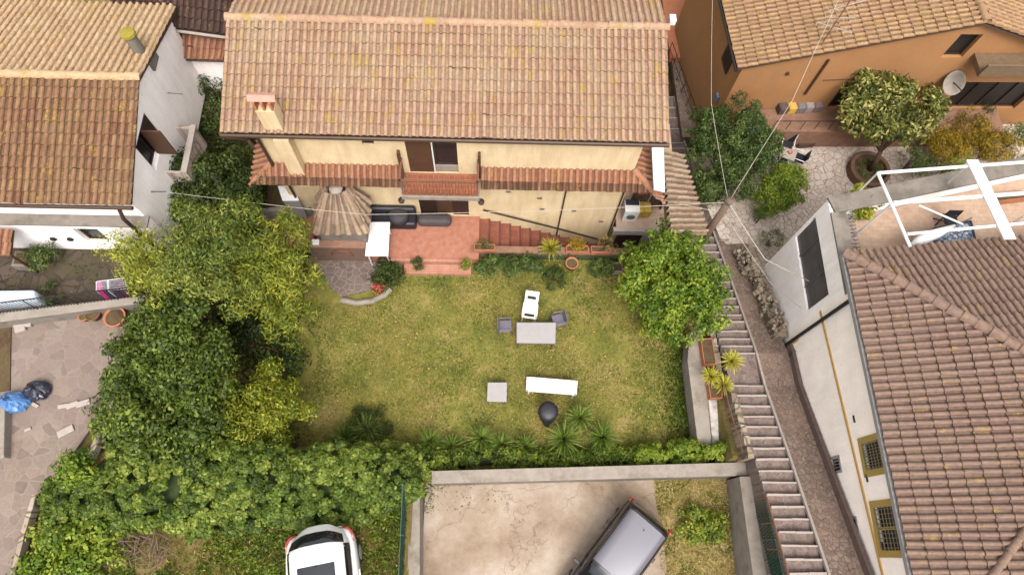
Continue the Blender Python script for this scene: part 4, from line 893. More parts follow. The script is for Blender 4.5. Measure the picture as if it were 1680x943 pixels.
# ================================================================== ORANGE HOUSE
oh = thing('orange_house', 'orange ochre rendered house with a striped tan tiled roof at the top right', 'house', (13, 18, -1.2))
c_ = V3((8.88, 16.58, 2.6)); top_ = pz(1183, 0, 2.6); ed_ = (top_ - c_).normalized(); c_n = c_ + ed_ * 7.0
apx = pz(1619, 38, 5.0); rgn = apx + ed_ * 7.0
c_e = V3((2 * apx.x - c_.x, apx.y - .25, 2.6)); c_en = c_e + ed_ * 7.0
tile_roof('roof', apx, rgn, c_, c_n, M['tile_orange'], oh, .2, .37, seed=61)
tile_roof('roof', rgn, apx, c_en, c_e, M['tile_orange'], oh, .2, .37, seed=62)
ridge_caps('ridge_cap', apx + V3((0, 0, .05)), rgn + V3((0, 0, .05)), M['tile_orange'], oh, .14)
dn = V3((0, 0, -.09)); inn = ed_ * .06
mb = MB(); mb.slab([apx + dn + inn, rgn + dn, c_n + dn, c_ + dn + inn], .1); mb.slab([apx + dn + inn, rgn + dn, c_en + dn, c_e + dn + inn], .1); mb.build('roof_deck', M['deck'], oh)
MB().tube([c_ + V3((-.04, -.05, -.06)), c_n + V3((-.04, 0, -.06))], .06, 8).build('gutter', M['darkmetal'], oh)
fd = (V3((apx.x, apx.y, 0)) - V3((c_.x, c_.y, 0))).normalized(); P0 = V3((c_.x, c_.y, 0)) + fd * .3 + V3((0, .22, 0)); Lf = 2 * (V3((apx.x, apx.y, 0)) - V3((c_.x, c_.y, 0))).length - .6
P1 = P0 + fd * Lf
hl = Lf / 2
bx = lambda px, py, z: (V3((pz(px, py, z).x, pz(px, py, z).y, 0)) - P0).dot(fd)
s_lo = hl + .4
wall('wall', P0, P1, -1.4, 4.9, .3, M['orange'], oh, [(6.1, 6.75, -.6, 1.2), (6.95, 7.6, -.6, 1.2), (9.0, 12.2, -.1, 1.6), (hl - .3, hl + .5, 3.0, 4.2), (4.3, 5.0, -.1, 1.4)], top=lambda s: 2.5 + (2.38 * (s / hl) if s < hl else 2.38 * (2 - s / hl)), tops=[hl])
f, d, n = wall_item(P0, P1)
for (a, b, z0, z1) in ((6.1, 6.75, -.6, 1.2), (6.95, 7.6, -.6, 1.2), (9.0, 12.2, -.1, 1.6), (hl - .3, hl + .5, 3.0, 4.2), (4.3, 5.0, -.1, 1.4)): window(oh, f, d, a, b, z0, z1, .16, 'window', 'dkbrown', 'glassdark', 0 if b - a < 2 else 3)
# west wall
Q0 = P0 - V3((fd.x * -.001, 0, 0)); wdir = ed_
wl = wall('wall', P0 + wdir * 6.8, P0 + wdir * .301, -4.6, 2.5, .3, M['orange'], oh, [(5.2, 5.95, 1.0, 2.2)]); f3, d3, n3 = wall_item(P0 + wdir * 6.8, P0 + wdir * .3)
mb = MB(); mb.obox(f3(5.58, 1.6, .03), .8, .05, 1.25, math.atan2(d3.y, d3.x)); 
for k in range(10): mb.obox(f3(5.58, 1.08 + k * .115, .06), .7, .02, .03, math.atan2(d3.y, d3.x))
mb.build('shutter', M['dkbrown'], oh)
MB().tube([f(3.0, 2.9, .05), f(3.0, 2.0, .05), f(3.0, .9, .05)], .05, 7).build('downpipe', M['brown'], oh)
MB().tube([f(3.35, 1.7, .03), f(6.0, 1.9, .03)], .02, 5).build('cable', M['brown'], oh)
MB().tube([f(1.8, 2.1, .0), f(1.8, 2.1, .08)], .07, 8).build('vent', M['brown'], oh)
MB().obox(f3(6.2, -.2, .06), .25, .1, .35, math.atan2(d3.y, d3.x)).build('meter_box', plain('blue_grey_box', (110, 124, 150), .6), oh, bev=.01)
# balcony beam across the front on the right
mb = MB(); mb.obox(f(10.4, 3.15, .45), 4.3, .9, .22, math.atan2(d.y, d.x)); mb.obox(f(10.4, 3.4, .86), 4.3, .07, .5, math.atan2(d.y, d.x)); mb.build('balcony', plain('weathered_balcony', (122, 98, 72), .9, .3), oh, bev=.01)
# satellite dish
sdh = thing('satellite_dish', 'white satellite dish standing below the grey balcony of the orange house', 'satellite dish', tuple(pz(1560, 165, -.1)))
c = pz(1564, 135, 1.9); mb = MB(); prof = [(.02, .0), (.16, .03), (.30, .10), (.38, .17), (.37, .18), (.29, .12), (.16, .05), (.02, .02)]
dsh = MB().lathe(prof, (0, 0, 0), 22, (1, 1.25)); Mx = Matrix.Translation(c) @ Matrix.Rotation(R_(52), 4, 'X') @ Matrix.Rotation(R_(-18), 4, 'Y'); dsh.v = [tuple(Mx @ V3(v)) for v in dsh.v]; dsh.build('dish', M['concrete'], sdh, smooth=True)
MB().tube([c, c + V3((.1, -.5, .15))], .02, 6).tube([c, (c.x, c.y + .05, -.1)], .035, 6).build('arm', M['darkmetal'], sdh)
# TV antenna
an = thing('tv_antenna', 'tall rusty mast carrying pale aerials on the roof of the orange house', 'antenna', tuple(pz(1347, 72, 3.4)))
b = pz(1347, 74, 3.4); MB().tube([b - V3((0, 0, .2)), b + V3((.0, 0, 2.3))], .022, 6).build('mast', M['rust'], an)
mb = MB()
for k, (zz, L_) in enumerate(((.9, 1.1), (1.35, .9), (1.9, 1.3))):
    o = b + V3((0, 0, zz)); dr_ = V3((.8, -.35 + .3 * k, .05)).normalized(); mb.tube([o - dr_ * L_ * .5, o + dr_ * L_ * .6], .012, 5); sdv = V3((-dr_.y, dr_.x, 0))
    for j in range(6): q = o - dr_ * L_ * .5 + dr_ * L_ * 1.1 * j / 5; mb.tube([q - sdv * .22, q + sdv * .22], .008, 4)
mb.build('aerial', M['nosing'], an)
mb = MB().tube([pz(1385, 75, 3.5), pz(1385, 75, 3.5) + V3((0, 0, .5))], .015, 5); o_ = pz(1392, 62, 3.6)
# raised planting strip, boxes and railing in front of the orange house
ts = thing('raised_bed', 'raised brick bed edge running in front of the orange house', 'planter bed', tuple(f(5, -1.2, 1)))
MB().obox(f(6.2, -.67, .56), 10.6, 1.1, 1.14, math.atan2(d.y, d.x)).build('bed', M['bedbrown'], ts, bev=.02)
rl_ = thing('low_railing', 'low dark iron railing along the raised bed beside the orange house', 'railing', tuple(f(4, -.7, 1.05)))
mb = MB(); mb.tube([f(1.9, .45, 1.0), f(6.0, .45, 1.0)], .018, 5)
for k in range(8): mb.tube([f(1.9 + k * .58, -.1, 1.0), f(1.9 + k * .58, .45, 1.0)], .014, 5)
mb.build('rail', M['darkmetal'], rl_)
for k, (x, col, lb) in enumerate(((1284, (96, 78, 76), 'dark brown-grey box, leftmost of the row at the foot of the orange wall'), (1299, (214, 170, 78), 'yellow box in the row at the foot of the orange wall'), (1313, (128, 116, 114), 'mid grey box right of the yellow box by the orange wall'), (1327, (160, 146, 140), 'palest grey box in the row by the orange wall'), (1341, (132, 112, 112), 'mauve-grey box at the right end of the row by the orange wall'))):
    p = pz(x, 176 - k * 1.0, .15); t = thing('flower_box', lb, 'box', (p.x, p.y, -.098), 'boxes along the orange wall'); mt = plain('box_%d' % k, col, .7, .15)
    MB().obox((p.x, p.y, .09), .34, .4, .37, R_(8)).build('body', mt, t, bev=.03); MB().obox((p.x, p.y, .29), .26, .32, .02, R_(8)).build('lid', mt, t, bev=.008)
p = pz(1352, 240, -1.1); trough('planter_trough', 'brown wooden planter on the piazza below the row of boxes', (pz(1320, 236, -1.1).x, pz(1320, 236, -1.1).y, -1.2), .7, .3, .28, .1, 'brown')
p = pz(1354, 215, -.9); shrub('potted_bush', 'dark bush in front of the raised bed, left of the big piazza tree', 'shrub', (p.x, p.y - .1, -1.2), [((p.x, p.y, -.7), .42)], 'darkg', dens=200, clump=.2, leaf=(.09, .05))
p = pz(1296, 205, -.9); shrub('potted_bush', 'low olive bush under the yellow box', 'shrub', (p.x, p.y - .1, -1.2), [((p.x, p.y, -.85), .3)], 'bush', dens=150, clump=.18, leaf=(.08, .03))
for (x, y, r_, lb) in ((1640, 160, .5, 'dark foliage and pots under the balcony at the top right edge'), (1262, 195, .35, 'yellowish small bush at the foot of the orange house')): 
    p = pz(x, y, -.5); shrub('wall_bush', lb, 'shrub', (p.x, p.y, -1.2), [((p.x, p.y, -.5), r_)], 'darkg' if x > 1500 else 'bush', dens=160, clump=.2, leaf=(.1, .04))

# ================================================================== RIGHT HOUSE AND ITS TERRACE
rh = thing('hipped_white_house', 'white house with a mauve brown hipped roof and yellow framed windows at the right', 'house', (14, 3, 0))
ez = 5.5; K = V3((9.92, 7.91, ez)); Kw = V3((10.22, -4.5, ez)); Ke = V3((19.0, 8.98, ez)); sl = math.tan(R_(22))
hipd = V3((3.36, -3.17, 1.3)); hipn = V3((hipd.y, -hipd.x, 0)).normalized()   # points to one side
apex = K + hipd * 2.1
wr0 = V3((16.98, 7.91, ez + 2.75)); wr1 = V3((17.2, -4.5, ez + 2.75))
# second hip near the lower right corner
h2a = pz(1632, 943, 8.0); h2b = pz(1682, 868, 8.2)
tile_roof('roof', wr1, wr0, Kw, K, M['tile_right'], rh, .205, .40, clips=[(K, V3((3.17, 3.36, 0)).normalized())], seed=71)
nr0 = V3((9.92 + .0, 0.85, ez + 2.74)); nr1 = V3((19, 1.9, ez + 2.74))
tile_roof('roof', V3((10.6, 1.1, ez + 2.74)), V3((19.6, 2.1, ez + 2.74)), K, Ke, M['tile_right'], rh, .205, .40, clips=[(K, V3((-3.17, -3.36, 0)).normalized())], seed=72)
ridge_caps('hip_cap', K + V3((0, 0, .07)), apex + V3((0, 0, .07)), M['tile_right'], rh, .15)
def on_west_slope(x, y):
    z = 8.0
    for _ in range(12): z = ez + 2.75 * (pz(x, y, z).x - 10.0) / 7.0
    return pz(x, y, z + .03)
ridge_caps('hip_cap', on_west_slope(1625, 950), on_west_slope(1690, 862), M['tile_right'], rh, .10)
mb = MB(); a_ = V3((0, 0, -.12))
mb.add([tuple(v) for v in (K + a_ + V3((.06, -.05, 0)), Kw + a_ + V3((.06, 0, 0)), wr1 + a_, apex + a_, Ke + a_ + V3((0, -.05, 0)), V3((19.6, 1.6, ez + 2.62)))], [(0, 1, 2, 3), (0, 3, 5, 4)]); mb.build('roof_deck', M['deck'], rh)
mb = MB(); mb.bar(K + V3((.0, 0, -.12)), Kw + V3((0, 0, -.12)), .1, .14); mb.bar(K + V3((0, 0, -.12)), Ke + V3((0, 0, -.12)), .1, .14); mb.build('eave_board', M['lightgrey'], rh)
WX = 10.1
wins = [(7.91 - 2.8, 7.91 - 2.1, 4.25, 5.15, 'y'), (7.91 - 1.15, 7.91 - .1, 4.25, 5.15, 'y2'), (7.91 - 2.62, 7.91 - 2.27, 2.35, 2.85, 's'), (7.91 - .92, 7.91 - .38, 2.75, 3.2, 's')]
wall('wall', (WX + .008, 7.0), (WX + .12, -4.5), -.6, 5.42, .3, M['whiter'], rh, [(w[0] - .9, w[1] - .9, w[2], w[3]) for w in wins])
f, d, n = wall_item((WX, 7.9), (WX + .12, -4.5)); ang = math.atan2(d.y, d.x)
gmat = plain('aged_grille', (128, 116, 84), .6, .15); ymat = plain('yellow_window_frame', (190, 160, 84), .6, .12)
for (s0, s1, z0, z1, ty) in wins:
    if ty[0] == 'y':
        w_ = window(rh, f, d, s0, s1, z0, z1, .1, 'window', 'dkbrown', 'glassdark', 1 if ty == 'y2' else 0)
        mb = MB()
        for (a, b, c, e) in ((s0 - .17, s1 + .17, z0 - .17, z0), (s0 - .17, s1 + .17, z1, z1 + .1), (s0 - .17, s0, z0, z1), (s1, s1 + .17, z0, z1)) + (((s0 + s1) / 2 - .04, (s0 + s1) / 2 + .04, z0, z1),) * (ty == 'y2'):
            mb.obox(f((a + b) / 2, (c + e) / 2, .012), b - a, .03, e - c, ang)
        mb.build('surround', ymat, w_)
        mb = MB()
        for k in range(9):
            t = (k + .5) / 9; mb.tube([f(s0 + (s1 - s0) * t, z0, .03), f(s0 + (s1 - s0) * t, z1, .03)], .012, 4)
        for k in range(6): mb.tube([f(s0, z0 + (z1 - z0) * (k + .5) / 6, .03), f(s1, z0 + (z1 - z0) * (k + .5) / 6, .03)], .012, 4)
        mb.build('grille', gmat, w_)
    else:
        w_ = window(rh, f, d, s0, s1, z0, z1, .08, 'window', 'greymetal', 'glassdark', 0)
        mb = MB()
        for (a, b, c, e) in ((s0 - .07, s1 + .07, z0 - .07, z0), (s0 - .07, s1 + .07, z1, z1 + .07), (s0 - .07, s0, z0, z1), (s1, s1 + .07, z0, z1)): mb.obox(f((a + b) / 2, (c + e) / 2, .008), b - a, .02, e - c, ang)
        for k in range(3): mb.tube([f(s0 + (s1 - s0) * (k + 1) / 4, z0, .015), f(s0 + (s1 - s0) * (k + 1) / 4, z1, .015)], .01, 4)
        mb.build('surround', M['lightgrey'], w_)
# yellow string course, downpipe, vents, dark plinth
MB().bar(f(.95, 3.3, .014), f(12.3, 4.5, .014), .04, .09).build('string_course', plain('ochre_band', (218, 172, 96), .8, .1), rh)
MB().bar(f(1.35, .35, .015), f(1.36, 1.6, .015), .07, .03).build('corner_band', plain('ochre_band_low', (218, 182, 110), .8, .1), rh)
MB().tube([(9.98, 6.7, 5.35), (10.03, 6.62, 5.2), (10.03, 6.62, .3)], .055, 8).build('downpipe', M['darkmetal'], rh)
for s, z in ((4.4, 4.1), (6.0, 4.2), (7.7, 4.35)): MB().obox(f(s, z, .02), .2, .04, .04, ang).build('vent', M['darkmetal'], rh)
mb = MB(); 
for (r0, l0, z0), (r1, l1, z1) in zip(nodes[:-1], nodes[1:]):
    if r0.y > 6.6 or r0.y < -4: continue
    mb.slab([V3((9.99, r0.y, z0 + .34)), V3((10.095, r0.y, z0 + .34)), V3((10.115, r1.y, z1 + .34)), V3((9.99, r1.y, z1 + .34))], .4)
mb.build('plinth', plain('dark_plinth', (112, 92, 84), .9, .3), rh)  # darker brown band along the wall foot, rising with the ramp
# annex below the roof terrace
ax = thing('terrace_annex', 'white annex with a tall glazed opening below a tiled roof terrace', 'annex', (12, 9, -1.2))
av = [(9.95 - 9.86, 9.95 - 7.24, 2.45, 3.95)]
wall('wall', (WX, 9.96), (WX, 7.001), -1.3, 4.85, .3, M['white'], ax, av)
MB().box(WX - .02, WX + .41, 6.9, 9.5, 4.852, 4.93).build('coping', M['concrete_d'], ax, bev=.01)
f, d, n = wall_item((WX, 9.96), (WX, 7.0)); ang = math.atan2(d.y, d.x)
mb = MB(); mb.obox(f(1.4, 3.2, -.08), 2.62, .03, 1.5, ang); mb.build('glazing', plain('crinkled_curtain_glass', (88, 84, 84), .35, .55, 2.2), ax)
for (s_, z_, w_, h_) in ((.35, 3.83, .5, .2), (.8, 3.2, .04, 1.5), (1.9, 3.2, .03, 1.5)): MB().obox(f(s_, z_, -.05), w_, .035, h_, ang).build('glazing_bar', M['greymetal'], ax)
nE = V3((18.6, 12.05, 0)); nW = V3((WX + .0, 9.96, 0))
wall('wall', nE, (WX + .301, 10.0), -1.3, 4.85, .3, M['white'], ax)
mb = MB(); ft = 3.95
mb.prism([(10.41, 7.0), (18.5, 7.9), (18.5, 11.7), (10.41, 9.65)], 3.7, ft); ax_f = mb.build('terrace_floor', M['terr'], ax)
mb = MB(); wd_ = (nE - nW).normalized(); pn = V3((-wd_.y, wd_.x, 0)) * -.5
mb.prism([tuple((nW + V3((-.04, .04, 0))).xy), tuple((nE + V3((0, .04, 0))).xy), tuple((nE + pn).xy), tuple((nW + V3((0, 0, 0)) + pn).xy)], 4.86, 4.95); mb.build('coping', M['concrete_d'], ax, bev=.01)
mb = MB(); mb.box(10.402, 10.6, 7.0, 9.64, 3.6, 4.84); mb.build('side_parapet', M['concrete_d'], ax)
# lattice strip along the west parapet
lt = MB()
for k in range(14):
    y = 8.0 + k * .12; lt.bar((10.64, y, 3.96), (10.9, y + .3, 4.7), .025, .025); lt.bar((10.9, y, 4.7), (10.64, y + .3, 3.96), .025, .025)
lt.build('lattice', M['lightgrey'], ax)
# white pergola frame over terrace
pg = thing('pergola_frame', 'white metal pergola frame with one broad white sheet over the roof terrace', 'pergola', (12.5, 9.5, ft))
pzp = 6.1; g1, g2, g3, g4 = pz(1440, 284, pzp), pz(1682, 266, pzp), pz(1465, 333, pzp), pz(1682, 317, pzp)
h1, h2 = pz(1492, 402, pzp), pz(1488, 384, pzp); h3 = pz(1682, 366, pzp)
mb = MB(); mb.tube([g1, g2 + (g2 - g1) * .3], .05, 8); mb.tube([g1, h1 + (h1 - g1) * .02], .045, 8); mb.tube([g3, g4 + (g4 - g3) * .3], .06, 8); mb.tube([h2, h3 + (h3 - h2) * .3], .045, 8)
mb.build('beam', M['whitemetal'], pg)
for (a, bb) in ((g1, pz(1411, 312, 4.95)), (pz(1585, 273, pzp), pz(1555, 300, 4.95)), (pz(1510, 338, pzp) * 0 + pz(1580, 368, 5.4), pz(1508, 337, 5.2))): MB().tube([a, bb], .03, 6).build('brace', M['whitemetal'], pg)
for p in (V3((g3.x, g3.y, 0)), V3((g4.x + 1, g4.y, 0))): MB().tube([(p.x, p.y, ft), (p.x, p.y, pzp)], .035, 6).build('post', M['whitemetal'], pg)
q = [pz(1586, 262, 6.2), pz(1605, 262, 6.2), pz(1668, 392, 6.2), pz(1648, 392, 6.2)]
mb = MB(); mb.slab(q, .05); mb.build('sheet', M['whiteplastic'], pg, bev=.01)
# terrace furniture
tb = thing('terrace_table', 'dark edged table with a blue grey patterned cloth on the roof terrace', 'table', tuple(pz(1560, 385, ft)))
q = [pz(1532, 375, 4.7), pz(1592, 363, 4.7), pz(1600, 396, 4.7), pz(1532, 405, 4.7)]
mb = MB(); mb.slab(q, .04); mb.build('tabletop', paving('patterned_cloth', [(120, 140, 164), (160, 176, 196), (206, 208, 212), (96, 112, 136)], (70, 72, 84), 9.0, .08), tb)
mb = MB()
for i in range(4): mb.bar(q[i] + V3((0, 0, .012)), q[(i + 1) % 4] + V3((0, 0, .012)), .05, .05)
mb.build('border', M['black'], tb)
cq = sum(q, V3()) / 4; mb = MB()
for p in q: pp = cq + (p - cq) * .85; mb.tube([(pp.x, pp.y, ft), (pp.x, pp.y, 4.66)], .025, 6)
mb.build('leg', M['darkmetal'], tb)
um = thing('closed_parasol', 'folded white parasol lying across the patterned table on the roof terrace', 'parasol', tuple(pz(1530, 390, 4.8)))
u0, u1 = pz(1494, 402, 4.95), pz(1566, 370, 5.0); mb = MB(); mb.tube([u0, u0.lerp(u1, .2), u0.lerp(u1, .6), u1], [.05, .16, .15, .04], 12); mb.build('canopy', M['whiteplastic'], um, smooth=True)
MB().tube([u1, u1 + (u1 - u0) * .4], .02, 6).build('pole', M['greymetal'], um)
ck = thing('folding_chair', 'black folded metal chair behind the patterned table on the roof terrace', 'chair', tuple(pz(1555, 365, ft)))
cc = pz(1556, 362, 4.3); mb = MB()
for s in (-.2, .2): mb.tube([cc + V3((s, 0, -.35)), cc + V3((s, .12, .45))], .02, 6); mb.tube([cc + V3((s, .25, -.35)), cc + V3((s, -.15, .2))], .02, 6)
mb.build('frame', M['darkmetal'], ck)
mb = MB()
for k in range(4): mb.obox(cc + V3((0, .12, .18 + k * .08)), .42, .02, .05)
mb.build('backrest', M['black'], ck)
mb = MB(); mb.obox(cc + V3((0, 0, .1)), .42, .36, .03); mb.build('seat', M['black'], ck)
p = pz(1408, 330, 4.3); shrub('potted_plant', 'bright lime green leafy plant at the corner of the roof terrace', 'plant', (p.x, p.y - .1, ft), [((p.x, p.y, 4.5), .32), ((p.x, p.y - .35, 4.3), .25)], 'yellowg', dens=110, clump=.18, leaf=(.16, .09), tbase=.7)
p = pz(1438, 338, 4.1); shrub('potted_plant', 'small dull green plant in a clay trough beside the lime green plant', 'plant', (p.x, p.y, ft), [((p.x, p.y, 4.2), .22)], 'bush', dens=110, clump=.14, leaf=(.07, .03))
p = pz(1658, 325, 4.1); trough('planter_trough', 'clay trough at the right end of the roof terrace', (p.x, p.y, ft), 1.2, .25, .3, .15, 'terracotta')

# stones / rubble wall foot beside annex, garden edge
rw = thing('rubble_wall', 'rough stone wall with tufts of weeds between the ramp and the white annex', 'wall', (9.7, 8.7, -.5))
mb = MB(); rd = random.Random(9)
for k in range(220):
    y = 7.0 + rd.random() * 3.9; x = 9.55 + rd.random() * .45 - (.25 if y > 9.6 else 0); z = alley_z(y) + rd.uniform(.1, .75); s = rd.uniform(.08, .2)
    mb.obox((x, y, z), s, s * rd.uniform(.6, 1.2), s * .7, rd.uniform(0, 3), rd.uniform(-.3, .3), rd.uniform(-.3, .3))
mb.build('stone', M['stonewall'], rw, bev=.02)
mb = MB()
for (r0, l0, z0), (r1, l1, z1) in zip(nodes[:-1], nodes[1:]):
    if 6.9 < r0.y < 11.2: mb.box(9.60, 10.05, r1.y, r0.y, z0 - .4, z0 + .5)
mb.build('core', M['stonewall'], rw)
for (x, y, r_, lb, mt) in ((1268, 392, .42, 'grey green weeds above the rubble wall beside the annex', 'bush'), (1262, 455, .28, 'small weeds growing out of the rubble wall', 'bush'), (1250, 352, .2, 'tiny plant among stones at the piazza corner', 'bush')):
    p = pz(x, y, -.4); shrub('weeds', lb, 'weeds', (p.x, p.y, -1.0), [((p.x, p.y, -.5), r_)], mt, dens=140, clump=.18, leaf=(.16, .015))
# low parapet at the piazza edge
pw = thing('piazza_parapet', 'low pale stone parapet between the alley steps and the piazza', 'wall', (8.6, 12, -2))
pts = [pz(1156, 306, -1.05), pz(1172, 350, -1.05), pz(1190, 392, -1.05)]
mb = MB(); 
for a, b in zip(pts[:-1], pts[1:]): mb.slab([a + V3((-.19, 0, .0)), a + V3((.19, 0, 0)), b + V3((.19, 0, 0)), b + V3((-.19, 0, 0))], 1.3)
mb.build('wall', M['piazza'], pw)
gr = MB(); pts = [pz(1152, 262, -1.0), pz(1140, 240, -1.2), pz(1122, 200, -1.6)]

# utility pole and wires
pl = thing('utility_pole', 'weathered wooden utility pole rising at the edge of the alley beside the citrus tree', 'pole', (7.42, 10.33, -1.4))
MB().tube([(7.42, 10.33, -1.6), (7.42, 10.33, 1.5), (7.42, 10.33, 4.05)], [.15, .135, .11], 12).build('pole', M['pole'], pl, smooth=True)
MB().tube([(7.42, 10.33, 3.92), (7.42, 10.33, 4.0)], .135, 10).build('collar', M['greymetal'], pl)
pt = V3((7.42, 10.33, 3.9))
def wire(name, label, pts, r=.009, mat='wire'):
    t = []; 
    for a, b in zip(pts[:-1], pts[1:]):
        a, b = V3(a), V3(b); L = (b - a).length
        for k in range(9): u = k / 8; t.append(a.lerp(b, u) - V3((0, 0, 4 * u * (1 - u) * L * .012)))
    return props(MB().tube(t, r, 5).build(name, M[mat]), label, 'cable')
wire('overhead_cable', 'pale cable running from the white house wall across the cream house to the utility pole', [(wx + .45, 9.9, 4.6), py_(600, 352, 9.9), pt], .009)
wire('overhead_cable', 'pale cable from the pole top up past the orange house wall', [pt, pz(1167, 170, 4.6), pz(1170, -40, 5.0)], .008)
wire('overhead_cable', 'pale cable from the pole top up towards the roof aerials', [pt, pz(1300, 165, 4.6), pz(1385, -20, 6.8)], .009)
wire('overhead_cable', 'pale double cable from the pole down to the glazed annex wall', [pt, pz(1255, 425, 3.2), (10.1, 8.1, 2.9)], .014)
wire('overhead_cable', 'thin cable sagging from the pole over the rubble wall', [V3((7.42, 10.33, 3.3)), pz(1265, 465, 1.8), (10.0, 7.4, 2.3)], .01)
wire('overhead_cable', 'short pale cable from the porch corner to the utility pole', [pz(1075, 325, 3.5), V3((7.42, 10.33, 3.2))], .009)
# railing along the passage by the orange house
pr_ = thing('passage_railing', 'thin iron railing along the passage beside the orange house', 'railing', tuple(pz(1125, 150, -3)))
mb = MB(); a, b = pz(1103, 70, -2.6), pz(1150, 200, -2.1); mb.tube([a, b], .02, 5); mb.tube([a - V3((0, 0, .45)), b - V3((0, 0, .45))], .015, 5)
for k in range(7): q = a.lerp(b, k / 6); mb.tube([q, q - V3((0, 0, .9))], .015, 5)
mb.build('rail', M['darkmetal'], pr_)
bx_ = thing('ridge_end_box', 'small white metal cap sticking out beyond the ridge end of the cream house', 'vent', tuple(pz(1103, 34, 6.3)))
c = pz(1103, 33, 6.4); MB().obox((c.x, c.y, c.z), .2, .26, .22).build('cowl', M['whitemetal'], bx_, bev=.02); MB().tube([(c.x - .02, c.y, c.z - .1), (c.x - .3, c.y, c.z - .3)], .05, 8).build('pipe', M['greymetal'], bx_)
# ================================================================== GARDEN FURNITURE
gt = thing('garden_table', 'grey rectangular garden table in the middle of the lawn', 'table', (1.52, 6.92, 0))
q = [pz(848, 529, .73), pz(912, 529, .73), pz(911, 563, .73), pz(848, 562, .73)]
mb = MB(); mb.slab(q, .035); mb.build('tabletop', M['lightgrey'], gt, bev=.008)
mb = MB()
for i in range(4): mb.bar(q[i] + V3((0, 0, -.05)), q[(i + 1) % 4] + V3((0, 0, -.05)), .04, .05)
mb.build('frame', M['greymetal'], gt)
cq = sum(q, V3()) / 4
for p in q: pp = cq + (p - cq) * .9; MB().tube([(pp.x, pp.y, 0), (pp.x, pp.y, .69)], .022, 8).build('leg', M['greymetal'], gt)
st_ = thing('side_table', 'small square pale grey table standing alone on the lawn', 'table', (.24, 4.95, 0))
q = [pz(800, 627, .46), pz(832, 627, .46), pz(831, 659, .46), pz(799, 658, .46)]
MB().slab(q, .04).build('tabletop', M['lightgrey'], st_, bev=.008); cq = sum(q, V3()) / 4
for p in q: pp = cq + (p - cq) * .86; MB().obox((pp.x, pp.y, .21), .05, .05, .42).build('leg', M['greymetal'], st_)
wb = thing('white_bench', 'long white slightly turned bench top lying on the lawn above the black cover', 'bench', (2.0, 5.15, 0))
q = [pz(864, 617, .5), pz(948, 624, .5), pz(946, 648, .5), pz(863, 641, .5)]
MB().slab(q, .07).build('seat', M['whiteplastic'], wb, bev=.02); cq = sum(q, V3()) / 4
for i, p in enumerate(q): pp = cq + (p - cq) * .94; MB().obox((pp.x, pp.y, .512), .06, .02, .012).build('corner_clip', M['darkmetal'], wb)
for p in q: pp = cq + (p - cq) * .88; MB().tube([(pp.x, pp.y, 0), (pp.x, pp.y, .45)], .03, 8).build('leg', M['whiteplastic'], wb)
gp = pz(896, 682, 0.0)
gk = thing('covered_barbecue', 'round kettle barbecue under a black fabric cover on the lawn', 'barbecue', (gp.x, gp.y, 0))
cv = MB().lathe([(.05, .08), (.10, .12), (.17, .32), (.26, .6), (.33, .82), (.31, .92), (.2, .97), (.05, .99)], (gp.x, gp.y, 0), 24, jit=.03); cv.v = [(x, y - .42 * max(0, .85 - z), z) for x, y, z in cv.v]; cv.build('cover', M['black'], gk, smooth=True)
for k in range(3): a = k * 2.09 + .5; MB().tube([(gp.x + .05 * math.cos(a), gp.y + .05 * math.sin(a), .5), (gp.x + .16 * math.cos(a), gp.y + .16 * math.sin(a), .0)], .014, 6).build('leg', M['greymetal'], gk)

def chair(name, label, p, rz, mat, w=.5, dd=.5, back=.42, seat=.42, tiltb=.12, group=None, recl=False):
    t = thing(name, label, 'chair', p, group, rz); m_ = M[mat]
    mb = MB(); mb.obox((0, 0, seat), w, dd, .04, 0, R_(2)); mb.build('seat', m_, t, bev=.015, local=True)
    mb = MB(); bk = -dd / 2
    if recl:
        mb.obox((0, bk - .2, seat + .2), w, .04, .62, 0, R_(38)); 
    else: mb.obox((0, bk - .02, seat + back / 2), w * .96, .035, back, 0, tiltb)
    mb.build('backrest', m_, t, bev=.015, local=True)
    for sx in (-1, 1):
        for sy in (-1, 1): MB().tube([(sx * (w / 2 - .03), sy * (dd / 2 - .03), seat), (sx * (w / 2 - .0), sy * (dd / 2 + .02), 0)], .02, 6).build('leg', m_, t, local=True)
        MB().tube([(sx * w / 2, -dd / 2, seat + .25), (sx * (w / 2 + .01), dd / 2 - .05, seat + .24), (sx * w / 2, dd / 2 - .02, seat)], .022, 6).build('armrest', m_, t, local=True)
    return t
p = pz(869, 512, .42); c_w = chair('plastic_chair', 'white plastic chair tilted against the far side of the grey garden table', (p.x, p.y, 0), R_(172), 'whiteplastic', .48, .46, recl=True)
mb = MB(); mb.obox((0, .12, .445), .34, .1, .012); mb.obox((0, -.38, .84), .3, .012, .1, 0, R_(38)); mb.build('slot', M['darkmetal'], c_w, local=True)
p = pz(829, 535, .42); chair('garden_chair', 'mauve grey chair at the left end of the garden table', (p.x, p.y, 0), R_(-88), 'grapefab', .42, .44)
p = pz(916, 525, .42); chair('garden_chair', 'mauve grey chair at the right end of the garden table', (p.x, p.y, 0), R_(104), 'grapefab', .42, .40)
